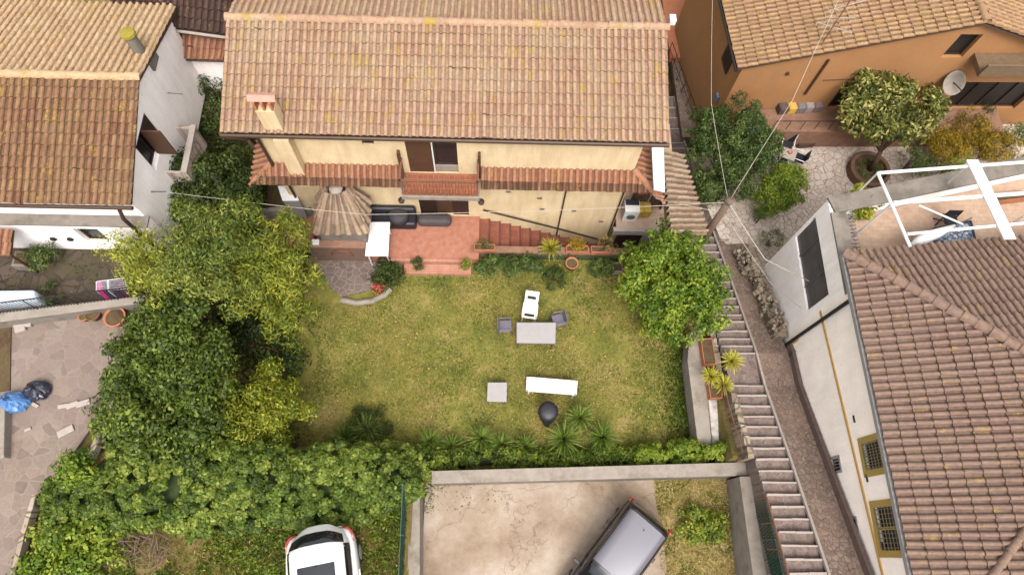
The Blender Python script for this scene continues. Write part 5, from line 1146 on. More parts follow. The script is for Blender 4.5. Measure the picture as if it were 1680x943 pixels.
# piazza furniture
for (x, y, rz, lb) in ((1291, 238, R_(160), 'dark seated white framed chair at the top of the piazza table'), (1310, 259, R_(65), 'dark seated white framed chair right of the piazza table'), (1281, 267, R_(-20), 'dark seated white framed chair at the bottom of the piazza table')):
    p = pz(x, y, -.76); t = thing('patio_chair', lb, 'chair', (p.x, p.y, -1.2), 'chairs around the piazza table', rz)
    MB().obox((0, 0, .44), .44, .46, .04).build('seat', M['black'], t, local=True, bev=.01); MB().obox((0, -.25, .68), .44, .03, .44, 0, .18).build('backrest', M['black'], t, local=True, bev=.01)
    for sx in (-1, 1):
        mb = MB(); mb.tube([(sx * .24, .24, 0), (sx * .24, .24, .62), (sx * .24, -.24, .64), (sx * .24, -.34, .92)], .016, 6); mb.tube([(sx * .24, -.26, 0), (sx * .24, -.24, .64)], .016, 6); mb.build('frame', M['whitemetal'], t, local=True)
p = pz(1293, 253, -.5); tt = thing('piazza_table', 'small cream topped table between the dark seated chairs', 'table', (p.x, p.y, -1.2))
MB().obox((p.x, p.y, -.48), .62, .5, .03, R_(-25)).build('tabletop', M['nosing'], tt, bev=.01)
for a in range(4): an_ = R_(-25 + 45 + a * 90); MB().tube([(p.x + .3 * math.cos(an_), p.y + .3 * math.sin(an_), -1.2), (p.x + .3 * math.cos(an_), p.y + .3 * math.sin(an_), -.5)], .016, 6).build('leg', M['whitemetal'], tt)
p = pz(1296, 251, -.46); t = thing('flower_bowl', 'small clay bowl on the piazza table', 'bowl', (p.x, p.y, -.465)); MB().lathe([(.05, 0), (.08, .05), (.09, .07), (.02, .04)], (p.x, p.y, -.465), 12).build('bowl', M['terracotta'], t)

# ================================================================== LEFT YARD, GARDEN WALL
yw_ = thing('yard_wall', 'pale stone topped wall between the paved yard and the shady garden', 'wall', (-12.5, 6.8, 2.8))
w0, w1, w2, w3 = pz(-140, 527, 3.4), pz(264, 480, 3.4), pz(264, 493, 3.4), pz(-140, 546, 3.4)
mb = MB(); mb.prism([(w0.x, w0.y - .02), (w1.x, w1.y - .02), (w2.x, w2.y + .03), (w3.x, w3.y + .03)], 2.4, 3.34); mb.build('wall', M['concrete_d'], yw_)
mb = MB(); mb.prism([(w0.x, w0.y), (w1.x, w1.y), (w2.x, w2.y), (w3.x, w3.y)], 3.342, 3.40); mb.build('coping', M['concrete'], yw_, bev=.01)
ra = thing('iron_railing', 'rusty iron railing standing on the wall above the paved yard', 'railing', (-12.5, 6.9, 3.4))
A_, B_ = w0.lerp(w3, .2), w1.lerp(w2, .2); mb = MB(); hh = V3((0, 0, .75)); mb.tube([A_ + hh, B_ + hh], .02, 5); mb.tube([A_ + V3((0, 0, .08)), B_ + V3((0, 0, .08))], .014, 5)
nb = 74
for k in range(nb): q = A_.lerp(B_, k / (nb - 1)); mb.tube([q + V3((0, 0, .0)), q + hh], .010 if k % 12 else .022, 4)
mb.build('bars', M['darkmetal'], ra)
lr = thing('clothes_airer', 'folding airer hung with magenta and dark clothes behind the iron railing', 'clothes airer', tuple(pz(180, 475, 3.0)))
a, b = pz(158, 462, 3.9), pz(205, 456, 3.9); c, e = pz(158, 478, 3.9), pz(208, 473, 3.9)
mb = MB()
for (u, v) in ((a, b), (c, e), (a, c), (b, e)): mb.tube([u, v], .012, 5)
for k in range(1, 5): mb.tube([a.lerp(c, k / 5), b.lerp(e, k / 5)], .006, 4)
for u in (a, b, c, e): mb.tube([u, (u.x * .9 + (a.x + e.x) * .05, u.y * .9 + (a.y + e.y) * .05, 3.0)], .012, 5)
mb.build('frame', M['whitemetal'], lr)
for (t_, col, wd_) in ((.04, (196, 36, 130), .12), (.22, (52, 40, 64), .1), (.36, (170, 176, 190), .06), (.5, (60, 36, 70), .14), (.72, (84, 26, 66), .16), (.9, (44, 34, 50), .1)):
    u, v = a.lerp(b, t_), c.lerp(e, t_); mb = MB(); dx = (b - a).normalized() * wd_
    mb.slab([u, u + dx, v + dx, v], .02); mb.slab([v + V3((0, -.005, 0)), v + dx + V3((0, -.005, 0)), v + dx + V3((0, -.06, -.5)), v + V3((0, -.06, -.5))], .02); mb.build('garment', plain('cloth_%d' % int(t_ * 100), col, .85, .3, 12), lr)
bt = thing('covered_boat', 'long object under a pale blue grey tarpaulin behind the railing at the left edge', 'tarpaulin', tuple(pz(20, 490, 3.0)))
q = [pz(-70, 476, 3.7), pz(56, 474, 3.7), pz(62, 494, 3.7), pz(-70, 505, 3.7)]
mb = MB(); mb.slab(q, .65); o = mb.build('cover', plain('pale_tarp', (206, 214, 224), .6, .12, 3), bt, bev=.1)
for (x, y, r_, lb, z) in ((82, 480, .32, 'small bush behind the railing between the tarpaulin and the magenta clothes', 3.2), (70, 422, .42, 'dark green bush against the foot of the white house', 3.3)):
    p = pz(x, y, z); shrub('bush', lb, 'shrub', (p.x, p.y, 2.98), [((p.x, p.y, z), r_)], 'bush', dens=190, clump=.18, leaf=(.08, .04))
tr_ = thing('stone_trough', 'old dark stone trough by the wall of the white house', 'trough', tuple(pz(45, 425, 3.0)))
p = pz(45, 427, 3.2); MB().obox((p.x, p.y, 3.16), .7, .5, .36).build('trough', M['concrete_d'], tr_, bev=.02); MB().obox((p.x, p.y, 3.345), .56, .36, .01).build('soil', M['soil'], tr_)
def clay(label, x, y, z0, r, h, name='clay_pot', mat='terracotta', lying=False):
    p = pz(x, y, z0 + h * .5); t = thing(name, label, 'pot', (p.x, p.y, z0))
    pot(MB(), (p.x, p.y, z0), r, h).build('bowl', M[mat], t, smooth=True); MB().lathe([(r * .88, 0), (r * .5, .03), (.01, .04)], (p.x, p.y, z0 + h * .86), 14).build('soil', M['soil'], t); return t
clay('wide round clay pot with dried stalks under the yard wall near the trees', 192, 522, 2.8, .30, .34)
clay('small orange clay pot beside the larger brown one under the yard wall', 140, 520, 2.8, .15, .25)
clay('brown clay pot between the orange pot and the wide dried-stalk pot', 155, 516, 2.8, .22, .3, mat='rust')
for (x, y, rz, s, lb) in ((32, 536, .4, .3, 'larger cream stone block lying on the yard under the wall'), (45, 529, .1, .24, 'smaller cream stone block leaning beside the larger cream block')):
    p = pz(x, y, 2.9); o = MB().obox((p.x, p.y, 2.87), s, s * 1.05, .13, rz, .08).build('stone_block', M['nosing'], bev=.02); props(o, lb, 'stone')
def bag(label, x, y, col, sx, sy, h):
    p = pz(x, y, 2.9); t = thing('rubbish_bag', label, 'bag', (p.x, p.y, 2.8)); r = random.Random(int(x)); vs = []; mb = MB()
    prof = [(.03, 0), (.8, .02), (1.0, .15), (1.02, .3), (.92, .5), (.75, .68), (.5, .82), (.25, .93), (.12, 1.1)]; n_ = 26
    mb.lathe([(a * sx, b * h) for a, b in prof], (p.x, p.y, 2.8), n_, (1, sy / sx), .13); mb.v = [(a, b, c + r.uniform(-.04, .04) * (c > 2.83)) for a, b, c in mb.v]; o = mb.build('sack', paint_mat('bag_%d' % x, col, .38, 0, .1), t, smooth=False, sub=0)
    MB().lathe([(.03, 0), (.06, .06), (.02, .08)], (p.x, p.y, 2.8 + h * 1.0), 8, jit=.3).build('knot', M['black'], t)
bag('bright blue full rubbish bag on the paved yard at the left edge', 25, 660, (86, 130, 186), .42, .30, .5)
bag('black crumpled rubbish bag behind the blue bag', 62, 641, (44, 46, 62), .36, .30, .42)
rd = random.Random(5)
for i, (x, y, L_, lb) in enumerate(((103, 666, .28, 'white rubble piece, leftmost below the black bag'), (118, 664, .34, 'white rubble piece in the middle of the short white row'), (136, 661, .38, 'white rubble piece nearest the trees in the short white row'), (57, 664, .22, 'cream paper scrap touching the blue bag'), (107, 707, .45, 'flat white plaster patch on the yard below the white row'), (45, 704, .18, 'small cream stone chip below the blue bag'))):
    p = pz(x, y, 2.85); o = MB().obox((p.x, p.y, 2.83), L_, L_ * .45, .06, rd.uniform(-.5, .6), rd.uniform(-.1, .1)).build('rubble', M['nosing'], bev=.015); props(o, lb, 'rubble')
lw = thing('low_yard_wall', 'low grey wall at the left edge of the yard under the blue bag', 'wall', tuple(pz(0, 700, 2.8)))
q = [pz(-30, 655, 3.1), pz(8, 660, 3.1), pz(6, 750, 3.1), pz(-30, 760, 3.1)]; MB().slab(q, .35).build('wall', M['concrete'], lw, bev=.02)
br_ = MB(); q = [pz(-60, 530, 2.84), pz(18, 530, 2.84), pz(16, 640, 2.84), pz(-60, 650, 2.84)]; br_.slab(q, .04); struct(br_.build('earth_strip', M['soil']))
kb = thing('yard_kerb', 'low stone kerb along the planted edge of the paved yard', 'kerb', tuple(pz(165, 720, 2.8)))
mb = MB(); P_ = [pz(208, 600, 2.95), pz(176, 690, 2.95), pz(150, 752, 2.95)]
for a, b in zip(P_[:-1], P_[1:]): mb.bar(a, b, .14, .3)
P_ = [pz(62, 812, 2.95), pz(44, 870, 2.95), pz(24, 950, 2.95), pz(10, 1010, 2.95)]
for a, b in zip(P_[:-1], P_[1:]): mb.bar(a, b, .12, .3)
mb.build('stone', M['stonewall'], kb)

# ================================================================== COURT WALLS, RIGHT GARDEN WALL
cw = thing('court_back_wall', 'long pale concrete topped wall between the parking court and the lawn', 'wall', (3.1, 2.5, .3))
a, b, c, e = pz(708, 772, 1.25), pz(1242, 757, 1.25), pz(1240, 779, 1.25), pz(708, 793, 1.25)
MB().prism([(a.x, a.y - .02), (b.x, b.y - .02), (c.x, c.y + .02), (e.x, e.y + .02)], -.3, 1.17).build('wall', M['concrete_d'], cw)
MB().prism([(a.x, a.y), (b.x, b.y), (c.x, c.y), (e.x, e.y)], 1.172, 1.25).build('coping', M['concrete'], cw, bev=.012)
cl_ = thing('court_left_wall', 'narrow grey wall on the left of the parking court', 'wall', (-2.2, 0, .3))
a, b, c, e = pz(672, 812, 1.5), pz(689, 812, 1.5), pz(688, 1040, 1.5), pz(665, 1040, 1.5)
MB().prism([(a.x, a.y), (b.x, b.y), (c.x, c.y), (e.x, e.y)], -.3, 1.5).build('wall', M['concrete'], cl_, bev=.012)
cr = thing('court_right_wall', 'pale concrete wall on the right of the parking court beside the green fence', 'wall', (7.8, 0, .3))
a, b, c, e = pz(1213, 781, 1.5), pz(1241, 781, 1.5), pz(1268, 960, 1.8), pz(1238, 960, 1.8)
dr2 = (c - b) * 1.2; MB().prism([tuple(v) for v in (a, b, b + dr2, a + dr2)], -.3, None).build('wall', M['concrete'], cr, bev=.012)
def netfence(name, label, pts, h, group=None):
    t = thing(name, label, 'fence', pts[0]); mb = MB(); ps = MB()
    for a, b in zip(pts[:-1], pts[1:]):
        a, b = V3(a), V3(b); n_ = int((b - a).length / .09)
        for k in range(n_ + 1):
            q = a.lerp(b, k / n_); q2 = a.lerp(b, min(1, (k + 3) / n_)); mb.bar(q, q2 + V3((0, 0, h)), .03, .006); mb.bar(q + V3((0, 0, h)), q2, .03, .006)
        ps.tube([a, a + V3((0, 0, h + .05))], .022, 6); m_ = a.lerp(b, .5); ps.tube([m_, m_ + V3((0, 0, h + .05))], .022, 6)
        ps.tube([a + V3((0, 0, h)), b + V3((0, 0, h))], .01, 4)
    mb.build('mesh', plain('green_wire', (60, 96, 76), .7), t); ps.build('post', plain('green_post', (84, 116, 96), .6), t)
a, b = pz(1247, 782, 2.2) - V3((0, 0, .95)), pz(1291, 960, 3.25) - V3((0, 0, 1.0)); netfence('wire_fence', 'green wire mesh fence standing along the outside of the right court wall', [tuple(a), tuple(b + (b - a) * .2)], .95)
wn_ = props(MB().slab([a + V3((.035, 0, .93)), b + (b - a) * .2 + V3((.035, 0, .93)), b + (b - a) * .2 + V3((.030, 0, 0)), a + V3((.030, 0, 0))], .008).build('shade_net', plain('green_shade_net', (78, 104, 88), .8, .25, 5)), 'faded green shade net tied behind the wire fence right of the court', 'net')
a, b = pz(667, 800, 1.6), pz(660, 960, 1.6); netfence('wire_fence', 'green wire mesh fence at the ivy along the left court wall', [tuple(a), tuple(b)], 1.0)
hr = thing('handrail', 'rusty orange tubular handrail down the left side of the lower alley steps', 'handrail', tuple(pz(1262, 820, 2.2)))
mb = MB(); P_ = [pz(1258, 815, 3.1), pz(1282, 900, 3.6), pz(1300, 965, 4.0)]; mb.tube(P_, .025, 6)
for q in (P_[0], P_[1], P_[2], P_[0].lerp(P_[1], .5)): mb.tube([q, q - V3((0, 0, .95))], .018, 5)
mb.build('rail', M['rust'], hr)
gw2 = thing('garden_side_wall', 'broad pale concrete topped wall along the right side of the lawn', 'wall', (6.95, 5.2, 0))
a, b, c, e = pz(1127, 546, .8), pz(1150, 540, .8), pz(1163, 730, .8), pz(1144, 726, .8)
b2 = pz(1168, 640, .8)
mb = MB(); mb.prism([tuple(v.xy) for v in (pz(1132, 545, .8), pz(1152, 540, .8), pz(1160, 640, .8), pz(1168, 728, .8), pz(1145, 728, .8), pz(1128, 590, .8))], -.6, .8); mb.build('wall', M['concrete'], gw2, bev=.015)
gw3 = thing('rubble_side_wall', 'older whitewashed rubble wall right of the broad garden wall above the steps', 'wall', (7.3, 4.2, 0))
mb = MB(); mb.prism([tuple(v.xy) for v in (pz(1162, 655, .72), pz(1180, 655, .72), pz(1186, 728, .72), pz(1169, 728, .72))], -.4, .72); mb.build('wall', stucco('flaky_whitewash', (226, 216, 208), (120, 104, 90), .8), gw3, bev=.02)
ly_ = thing('lower_side_wall', 'dark rendered face of the steps below the garden side wall', 'wall', (7.6, 4.5, 0))
mb = MB()
for (r0, l0, z0), (r1, l1, z1) in zip(nodes[:-1], nodes[1:]):
    if 2.4 < r1.y < 9.5: mb.box(l0.x - .28, l0.x - .10, r1.y, r0.y, -1.5, z0 + .35 if r0.y < 5.2 else z0 + .12)
mb.build('wall', M['stonewall'], ly_)
ir = thing('step_railing', 'leaning rusty railing tangled with dry weeds beside the middle alley steps', 'railing', tuple(pz(1205, 690, .8)))
mb = MB(); P_ = [pz(1186, 628, 1.7), pz(1203, 690, 2.0), pz(1218, 740, 2.4)]; mb.tube(P_, .02, 5)
for k in range(9): q = P_[0].lerp(P_[2], k / 8); mb.tube([q, q - V3((0, 0, .9))], .012, 4)
mb.build('rail', M['rust'], ir)
# planters and pale yuccas on the garden wall
for (x, y, L_, lb) in ((1170, 632, .9, 'terracotta trough holding pale yuccas on top of the garden side wall'), (1160, 578, .9, 'empty reddish trough on the garden side wall under the citrus tree')):
    p = pz(x, y, .95); trough('planter_trough', lb, (p.x, p.y, .802), .40, L_, .3, R_(3), 'terracotta')
yg = 'yuccas of the garden'
for (x, y, z, r_, lb) in ((1200, 592, 1.6, .44, 'pale yellow green yucca overhanging the alley steps, highest of the three on the wall'), (1166, 617, 1.5, .38, 'pale yellow green yucca on the left of the wall trough'), (1187, 631, 1.4, .42, 'pale yellow green yucca at the lower end of the wall trough')):
    p = pz(x, y, z); spiky('yucca', lb, (p.x, p.y, z - .35 if x != 1200 else z - .6), 80, r_, .045, 'yuccal', up=.55, stem=.3 if x != 1200 else .55, tb=.55)

# bed yuccas along the bottom of the lawn
Y_ = [(565, 720, .62, .5, 'dark yucca at the left end of the lawn bed, in front of the round bush'), (602, 706, .66, .6, 'yucca growing out of the round dark bush'), (705, 722, .5, .45, 'small yucca, first to the right of the gap in the lawn bed'), (741, 731, .5, .4, 'small yucca nearly hidden in the ivy left of the table side'), (790, 718, .6, .5, 'upright yucca directly below the square side table'), (824, 728, .52, .45, 'yucca just right of the upright one below the side table'), (862, 731, .5, .42, 'small yucca left of the big clump below the black barbecue'), (925, 720, .78, .65, 'largest yucca of the bed, below the black barbecue'), (952, 684, .55, .8, 'yucca standing highest of the right clump'), (989, 716, .66, .6, 'yucca at the right end of the big clump')]
for (x, y, l_, h_, lb) in Y_:
    p = pz(x, y, h_); spiky('yucca', lb, (p.x, p.y, 0), 95, l_, .045, 'yucca', yg, up=.6, stem=h_ - .15)
p = pz(606, 700, .35); shrub('round_bush', 'dense low dark green dome bush in the lawn bed', 'shrub', (p.x, p.y, 0), [((p.x, p.y, .25), .62), ((p.x - .5, p.y - .15, .2), .4)], 'darkg', dens=420, clump=.2, leaf=(.05, .03))

# ================================================================== CARS
def loft(secs, close=True):
    mb = MB(); n_ = len(secs[0]); b = 0
    for s in secs: mb.v += [tuple(p) for p in s]
    for i in range(len(secs) - 1):
        for j in range(n_ - 1): mb.f.append((i * n_ + j, (i + 1) * n_ + j, (i + 1) * n_ + j + 1, i * n_ + j + 1))
    if close: mb.f.append(tuple(range(n_))); mb.f.append(tuple(reversed(range((len(secs) - 1) * n_, len(secs) * n_))))
    return mb
def car(name, label, loc, rz, paintm, roofm, L, W, Hh, glassm, sunroof=True, pil=None, boxy=False):
    """local: rear at y=0, front at y=-L... built along -Y"""
    t = thing(name, label, 'car', loc, None, rz); hw = W / 2
    rear = .74 if not boxy else .80
    st = [(0.0, rear, .62, .72), (.06, rear + .10, .42, .86), (.20, .93, .30, .95), (.55, .985, .24, 1.0), (1.2, 1.0, .22, .99), (L * .5, 1.0, .22, .97), (L * .68, .985, .22, .98), (L * .80, .96, .23, .93), (L * .93, .88, .28, .80), (L * .985, .72, .36, .66), (L, .55, .42, .58)]
    secs = []
    for (y, k, zl, zd) in st:
        w_ = hw * k; secs.append([(-w_ * .80, -y, zl), (-w_ * .97, -y, zl + .08), (-w_, -y, (zl + zd) * .5), (-w_ * .985, -y, zd - .12), (-w_ * .90, -y, zd - .02), (-w_ * .5, -y, zd + .03), (0, -y, zd + .045), (w_ * .5, -y, zd + .03), (w_ * .90, -y, zd - .02), (w_ * .985, -y, zd - .12), (w_, -y, (zl + zd) * .5), (w_ * .97, -y, zl + .08), (w_ * .80, -y, zl), (0, -y, zl - .01)])
    secs = [s + [s[0]] for s in secs]
    o = loft(secs).build('body', paintm, t, smooth=True, local=True, sub=1)
    # glasshouse: one curved shell, windows laid into it
    y0, y1, y2, y3 = (.12, .58, L * .55, L * .73) if not boxy else (.10, .32, L * .58, L * .74)
    bw = .86 if not boxy else .90; px2 = .42 if not boxy else .30
    def zt(y):
        if y < y1: return .93 + (Hh - .93) * math.sin(PI / 2 * (y - y0) / (y1 - y0)) ** .9 if y > y0 else .93
        if y < y2: return Hh + .02 * math.sin(PI * (y - y1) / (y2 - y1)) - .05 * ((y - y1) / (y2 - y1)) ** 2
        return .93 + (Hh - .05 - .93) * math.cos(PI / 2 * min(1, (y - y2) / (y3 - y2))) ** .9
    def bwid(y):
        k = 1.0
        if y < y1: k = (.84 if not boxy else .93) + (.16 if not boxy else .07) * math.sin(PI / 2 * max(0, (y - y0)) / (y1 - y0))
        if y > y2: k = 1 - .08 * (y - y2) / (y3 - y2)
        return hw * bw * k
    def G(y, th, off=0.0):
        c_, s_ = math.cos(th), math.sin(th); b_ = bwid(y); h_ = zt(y) - .86
        x = -b_ * (1 if c_ >= 0 else -1) * abs(c_) ** px2 * (1 - .20 * s_ ** 1.5 * (1.0 if not boxy else .6)); yy = y
        arc = (.26 if not boxy else .05) * (1 - abs(c_) ** 1.5) * max(0, 1 - (y - y0) / (y1 - y0)) if y < y1 else 0
        return Vector((x * (1 + off / hw), -(yy - arc) + (off * .7 if y < y1 else (-off * .7 if y > y2 else 0)), .86 + h_ * s_ ** .62 + off * s_))
    def patch(ya, yb, ta, tb_, off, ny=8, nt_=10, solid=True):
        g = MB(); 
        for o_ in ((off, off - .02) if solid else (off,)):
            for i_ in range(ny + 1):
                for k_ in range(nt_ + 1): g.v.append(tuple(G(ya + (yb - ya) * i_ / ny, ta + (tb_ - ta) * k_ / nt_, o_)))
        for i_ in range(ny):
            for k_ in range(nt_): q_ = i_ * (nt_ + 1) + k_; g.f.append((q_, q_ + nt_ + 1, q_ + nt_ + 2, q_ + 1))
        return g
    patch(y0, y3, R_(1), R_(179), 0, 30, 26, False).build('cabin', paintm, t, smooth=True, local=True)
    patch(y0 + (.12 if not boxy else .02), y1 - (.14 if not boxy else .03), R_(30), R_(150), .008, 8, 14).build('rear_window', glassm, t, smooth=True, local=True)
    patch(y2 + .05, y3 - .07, R_(24), R_(156), .008, 8, 14).build('windscreen', glassm, t, smooth=True, local=True)
    for sgn in (0, 1):
        for (ya, yb) in ((y1 - .12, (y1 + y2) / 2 - .08), ((y1 + y2) / 2, y2 + .12)):
            ta, tb_ = (R_(7), R_(33)) if not sgn else (R_(147), R_(173)); patch(ya, yb, ta, tb_, .008, 6, 5).build('side_window', glassm, t, smooth=True, local=True)
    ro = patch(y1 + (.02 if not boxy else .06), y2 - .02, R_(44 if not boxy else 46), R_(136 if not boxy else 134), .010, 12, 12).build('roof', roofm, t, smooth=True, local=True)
    if sunroof: patch(y1 + .28, L * .45, R_(66), R_(114), .018, 6, 6).build('sunroof', glassm, ro, smooth=True, local=True)
    if boxy:
        for sgn in (-1, 1): MB().tube([tuple(G(y1 + .15, R_(90 + sgn * 48), .03)), tuple(G((y1 + y2) / 2, R_(90 + sgn * 48), .04)), tuple(G(y2 - .2, R_(90 + sgn * 48), .03))], .018, 6).build('roof_rail', M['darkmetal'], ro, local=True)
    MB().tube([(0, -(y1 + .35), Hh), (0, -(y1 + .30), Hh + .06)], .012, 6).build('aerial', M['black'], ro, local=True)
    for yy in ((y1 + y2) / 2 - .04, y2 + .25):
        for sgn in (-1, 1): MB().box(sgn * hw * 1.002 - .004, sgn * hw * 1.002 + .004, -yy - .006, -yy + .006, .35, .86).build('door_seam', M['black'], t, local=True)
    for sgn in (-1, 1):
        for yy in ((y1 + y2) / 2 - .25, y2 - .02): MB().box(sgn * (hw + .008) - .015, sgn * (hw + .008) + .015, -yy - .08, -yy + .08, .80, .825).build('door_handle', paintm, t, local=True, bev=.005)
    redm = M['tail']
    for s in (-1, 1):
        mb = MB(); zz = .80 if not boxy else .95
        mb.tube([(s * hw * (rear - .10), -.015, zz), (s * hw * (rear + .06), -.05, zz + .01), (s * hw * .905, -.17, zz + .03), (s * hw * .935, -.42, zz + .06)] if not boxy else [(s * hw * (rear - .02), -.01, zz - .08), (s * hw * (rear + .08), -.06, zz - .02), (s * hw * .90, -.14, zz + .02)], [.012, .03, .035, .01] if not boxy else [.03, .05, .03], 8); mb.build('tail_lamp', redm, t, smooth=True, local=True)
        mb = MB(); mb.tube([(s * hw * .62, -L + .07, .64), (s * hw * .86, -L + .30, .70)], [.05, .07], 8); mb.build('headlight', M['whitemetal'], t, smooth=True, local=True)
        mb = MB(); mb.obox((s * (hw + .10), -(L * .66), 1.0), .20, .10, .13); m_ = mb.build('mirror', paintm, t, local=True, bev=.03)
        for y in (.72, L * .80):
            wh = MB(); wh.tube([(s * (hw - .20), -y, .31), (s * (hw - .01), -y, .31)], .31, 20); wo = wh.build('wheel', M['black'], t, local=True, smooth=False, bev=.02)
            MB().tube([(s * (hw - .012), -y, .31), (s * (hw - .004), -y, .31)], .2, 16).build('rim', M['lightgrey'], wo, local=True)
    MB().box(-hw * .6, hw * .6, .0, .03, .42, .62).build('bumper', paintm, t, local=True, bev=.01)
    return t
M['tail'] = paint_mat('tail_lamp_red', (176, 18, 22), .2, 0, .8)
whp = paint_mat('white_car_paint', (240, 238, 234), .25); gla = glass_mat('car_glass', (26, 28, 34), .05)
p = pz(520, 868, 3.2)
cwz = 2.33
p = pz(521, 870, cwz + .95)
car('parked_car', 'white parked hatchback with a dark sunroof reversed against the ivy', (p.x, p.y, cwz), R_(11), whp, whp, 4.3, 1.92, 1.50, gla, True)
p = pz(1066, 850, .3 + 1.0)
car('parked_car', 'black parked car with sky sheen painted grey on its roof in the concrete court', (p.x + .08, p.y + .14, .30), R_(-40), paint_mat('black_car_paint', (58, 52, 54), .22, .3), paint_mat('roof_sky_sheen', (122, 118, 126), .32, .1), 3.8, 1.68, 1.56, gla, False, None, True)  # grey roof colour paints in the sky's reflection on black bodywork

# ================================================================== TREES AND SHRUBS
def C3(x, y, z): v = pz(x, y, z); return (v.x, v.y, v.z)
tree('laurel_tree', 'largest dark green round-leaved tree beside the paved yard', 'tree', (-8.6, 4.3, 1.2), [(C3(270, 655, 3.3), 1.6), (C3(208, 668, 2.9), .8), (C3(308, 690, 2.9), 1.15), (C3(285, 565, 3.2), 1.45), (C3(262, 542, 3.0), .85), (C3(318, 608, 3.2), 1.1), (C3(242, 715, 2.4), .85)], 'laurel', .2, dens=330, clump=.36, leaf=(.13, .08), tbase=.42)
tree('citrus_tree', 'bright lime green rounded small tree at the left corner of the lawn', 'tree', (-6.9, 3.5, .2), [(C3(428, 666, 2.3), 1.12), (C3(408, 700, 2.0), .8), (C3(452, 660, 2.0), .75), (C3(440, 705, 1.6), .6)], 'yellowg', .08, dens=270, clump=.27, leaf=(.12, .05), tbase=.5, tv=.28)
tree('acacia_tree', 'feathery light yellow green tree reaching over the shady garden wall', 'tree', (-9.2, 8.0, 1.6), [(C3(240, 428, 4.3), .78), (C3(203, 408, 4.5), .45), (C3(258, 460, 3.9), .75)], 'feather', .09, dens=300, clump=.34, leaf=(.16, .03), droop=.4, tbase=.6)
tree('acacia_tree', 'tall yellow green feathery tree in the middle of the tree group', 'tree', (-8.2, 7.8, 1.2), [(C3(345, 400, 4.6), 1.15), (C3(320, 450, 4.3), 1.05), (C3(385, 375, 4.3), .8), (C3(312, 402, 4.3), .6), (C3(365, 470, 3.6), .9)], 'olivey', .14, dens=300, clump=.36, leaf=(.15, .04), droop=.3, tbase=.52)
tree('bamboo_clump', 'drooping olive yellow bamboo-like tree beside the barbecue oven', 'tree', (-6.7, 7.9, .2), [(C3(445, 408, 3.6), 1.0), (C3(476, 448, 3.0), .75), (C3(434, 480, 3.3), .95), (C3(466, 515, 2.5), .75), (C3(470, 378, 3.6), .55)], 'feather', .12, dens=300, clump=.34, leaf=(.19, .035), droop=.6, tbase=.42)
tree('dark_tree', 'dark green tree in the hollow between the laurel and the bamboo', 'tree', (-7.7, 6.3, .6), [(C3(425, 560, .7), .8), (C3(395, 520, 1.0), .8), (C3(470, 590, .6), .6), (C3(365, 560, .9), .6)], 'darkg', .12, dens=240, clump=.3, leaf=(.12, .06), tbase=.3)
tree('laurel_tree', 'dark green tree against the east wall of the white house', 'tree', (-8.6, 10.2, 1.0), [(C3(318, 295, 2.9), .85), (C3(300, 340, 3.0), .6), (C3(370, 300, 2.5), .9), (C3(400, 325, 2.2), .8), (C3(345, 330, 2.7), .8)], 'darkg', .12, dens=330, clump=.3, leaf=(.13, .07), tbase=.5)
tree('elder_tree', 'tall green tree in the gap between the white and cream houses', 'tree', (-8.6, 13.6, .6), [(C3(335, 130, 2.6), .9), (C3(320, 165, 2.2), .7), (C3(345, 190, 1.8), .8), (C3(325, 225, 1.8), .75), (C3(350, 110, 2.8), .55), (C3(305, 150, 2.8), .4)], 'bush', .1, dens=300, clump=.3, leaf=(.13, .05), tbase=.4)
tree('citrus_tree', 'bright green bushy citrus tree at the top right corner of the lawn', 'tree', (6.0, 8.0, 0), [(C3(1100, 445, 2.6), 1.25), (C3(1060, 470, 2.0), .85), (C3(1145, 470, 2.3), .95), (C3(1110, 400, 2.5), .8), (C3(1120, 520, 1.6), .95), (C3(1080, 520, 1.2), .7), (C3(1160, 510, 1.8), .65), (C3(1045, 430, 2.0), .5)], 'lemon', .12, dens=280, clump=.3, leaf=(.14, .08), tbase=.55, tv=.27)
tree('olive_tree', 'broad grey green bushy tree between the alley and the piazza table', 'tree', (9.0, 13.3, -1.2), [(C3(1205, 235, .9), 1.35), (C3(1170, 260, .3), 1.0), (C3(1240, 235, .6), .9), (C3(1160, 215, .6), .75), (C3(1200, 305, -.3), .8), (C3(1165, 300, -.4), .6), (C3(1250, 270, -.1), .5)], 'oliveleaf', .12, dens=420, clump=.3, leaf=(.13, .05), tbase=.45)
shrub('round_shrub', 'clipped round bright green shrub on the piazza left of the annex', 'shrub', C3(1275, 330, -1.2), [(C3(1277, 312, -.4), .82), (C3(1262, 330, -.6), .6), (C3(1295, 298, -.5), .6)], 'lemon', dens=360, clump=.24, leaf=(.09, .06), tbase=.62)
tree('loquat_tree', 'pale leaved tree rising from the round brown planter on the piazza', 'tree', C3(1427, 278, -.9), [(C3(1440, 165, 1.6), 1.05), (C3(1400, 175, 1.3), .75), (C3(1500, 185, 1.3), .85), (C3(1460, 210, 1.0), .85), (C3(1415, 215, .9), .6), (C3(1440, 135, 1.8), .7), (C3(1530, 175, 1.2), .45)], 'loquat', .12, dens=170, clump=.34, leaf=(.24, .08), tbase=.42, tv=.3)
pp = pz(1427, 278, -.9); rp_ = thing('round_planter', 'round brown brick planter at the foot of the pale leaved tree', 'planter', (pp.x, pp.y, -1.2))
mb = MB(); n_ = 32; R0, R1 = .82, .66
mb.lathe([(R0, 0), (R0, .38), (R0 - .02, .40), (R1 + .02, .40), (R1, .38), (R1, .2), (.02, .22)], (pp.x, pp.y, -1.2), 32); mb.build('ring', plain('brown_brick_ring', (112, 80, 62), .9, .3, 8), rp_)
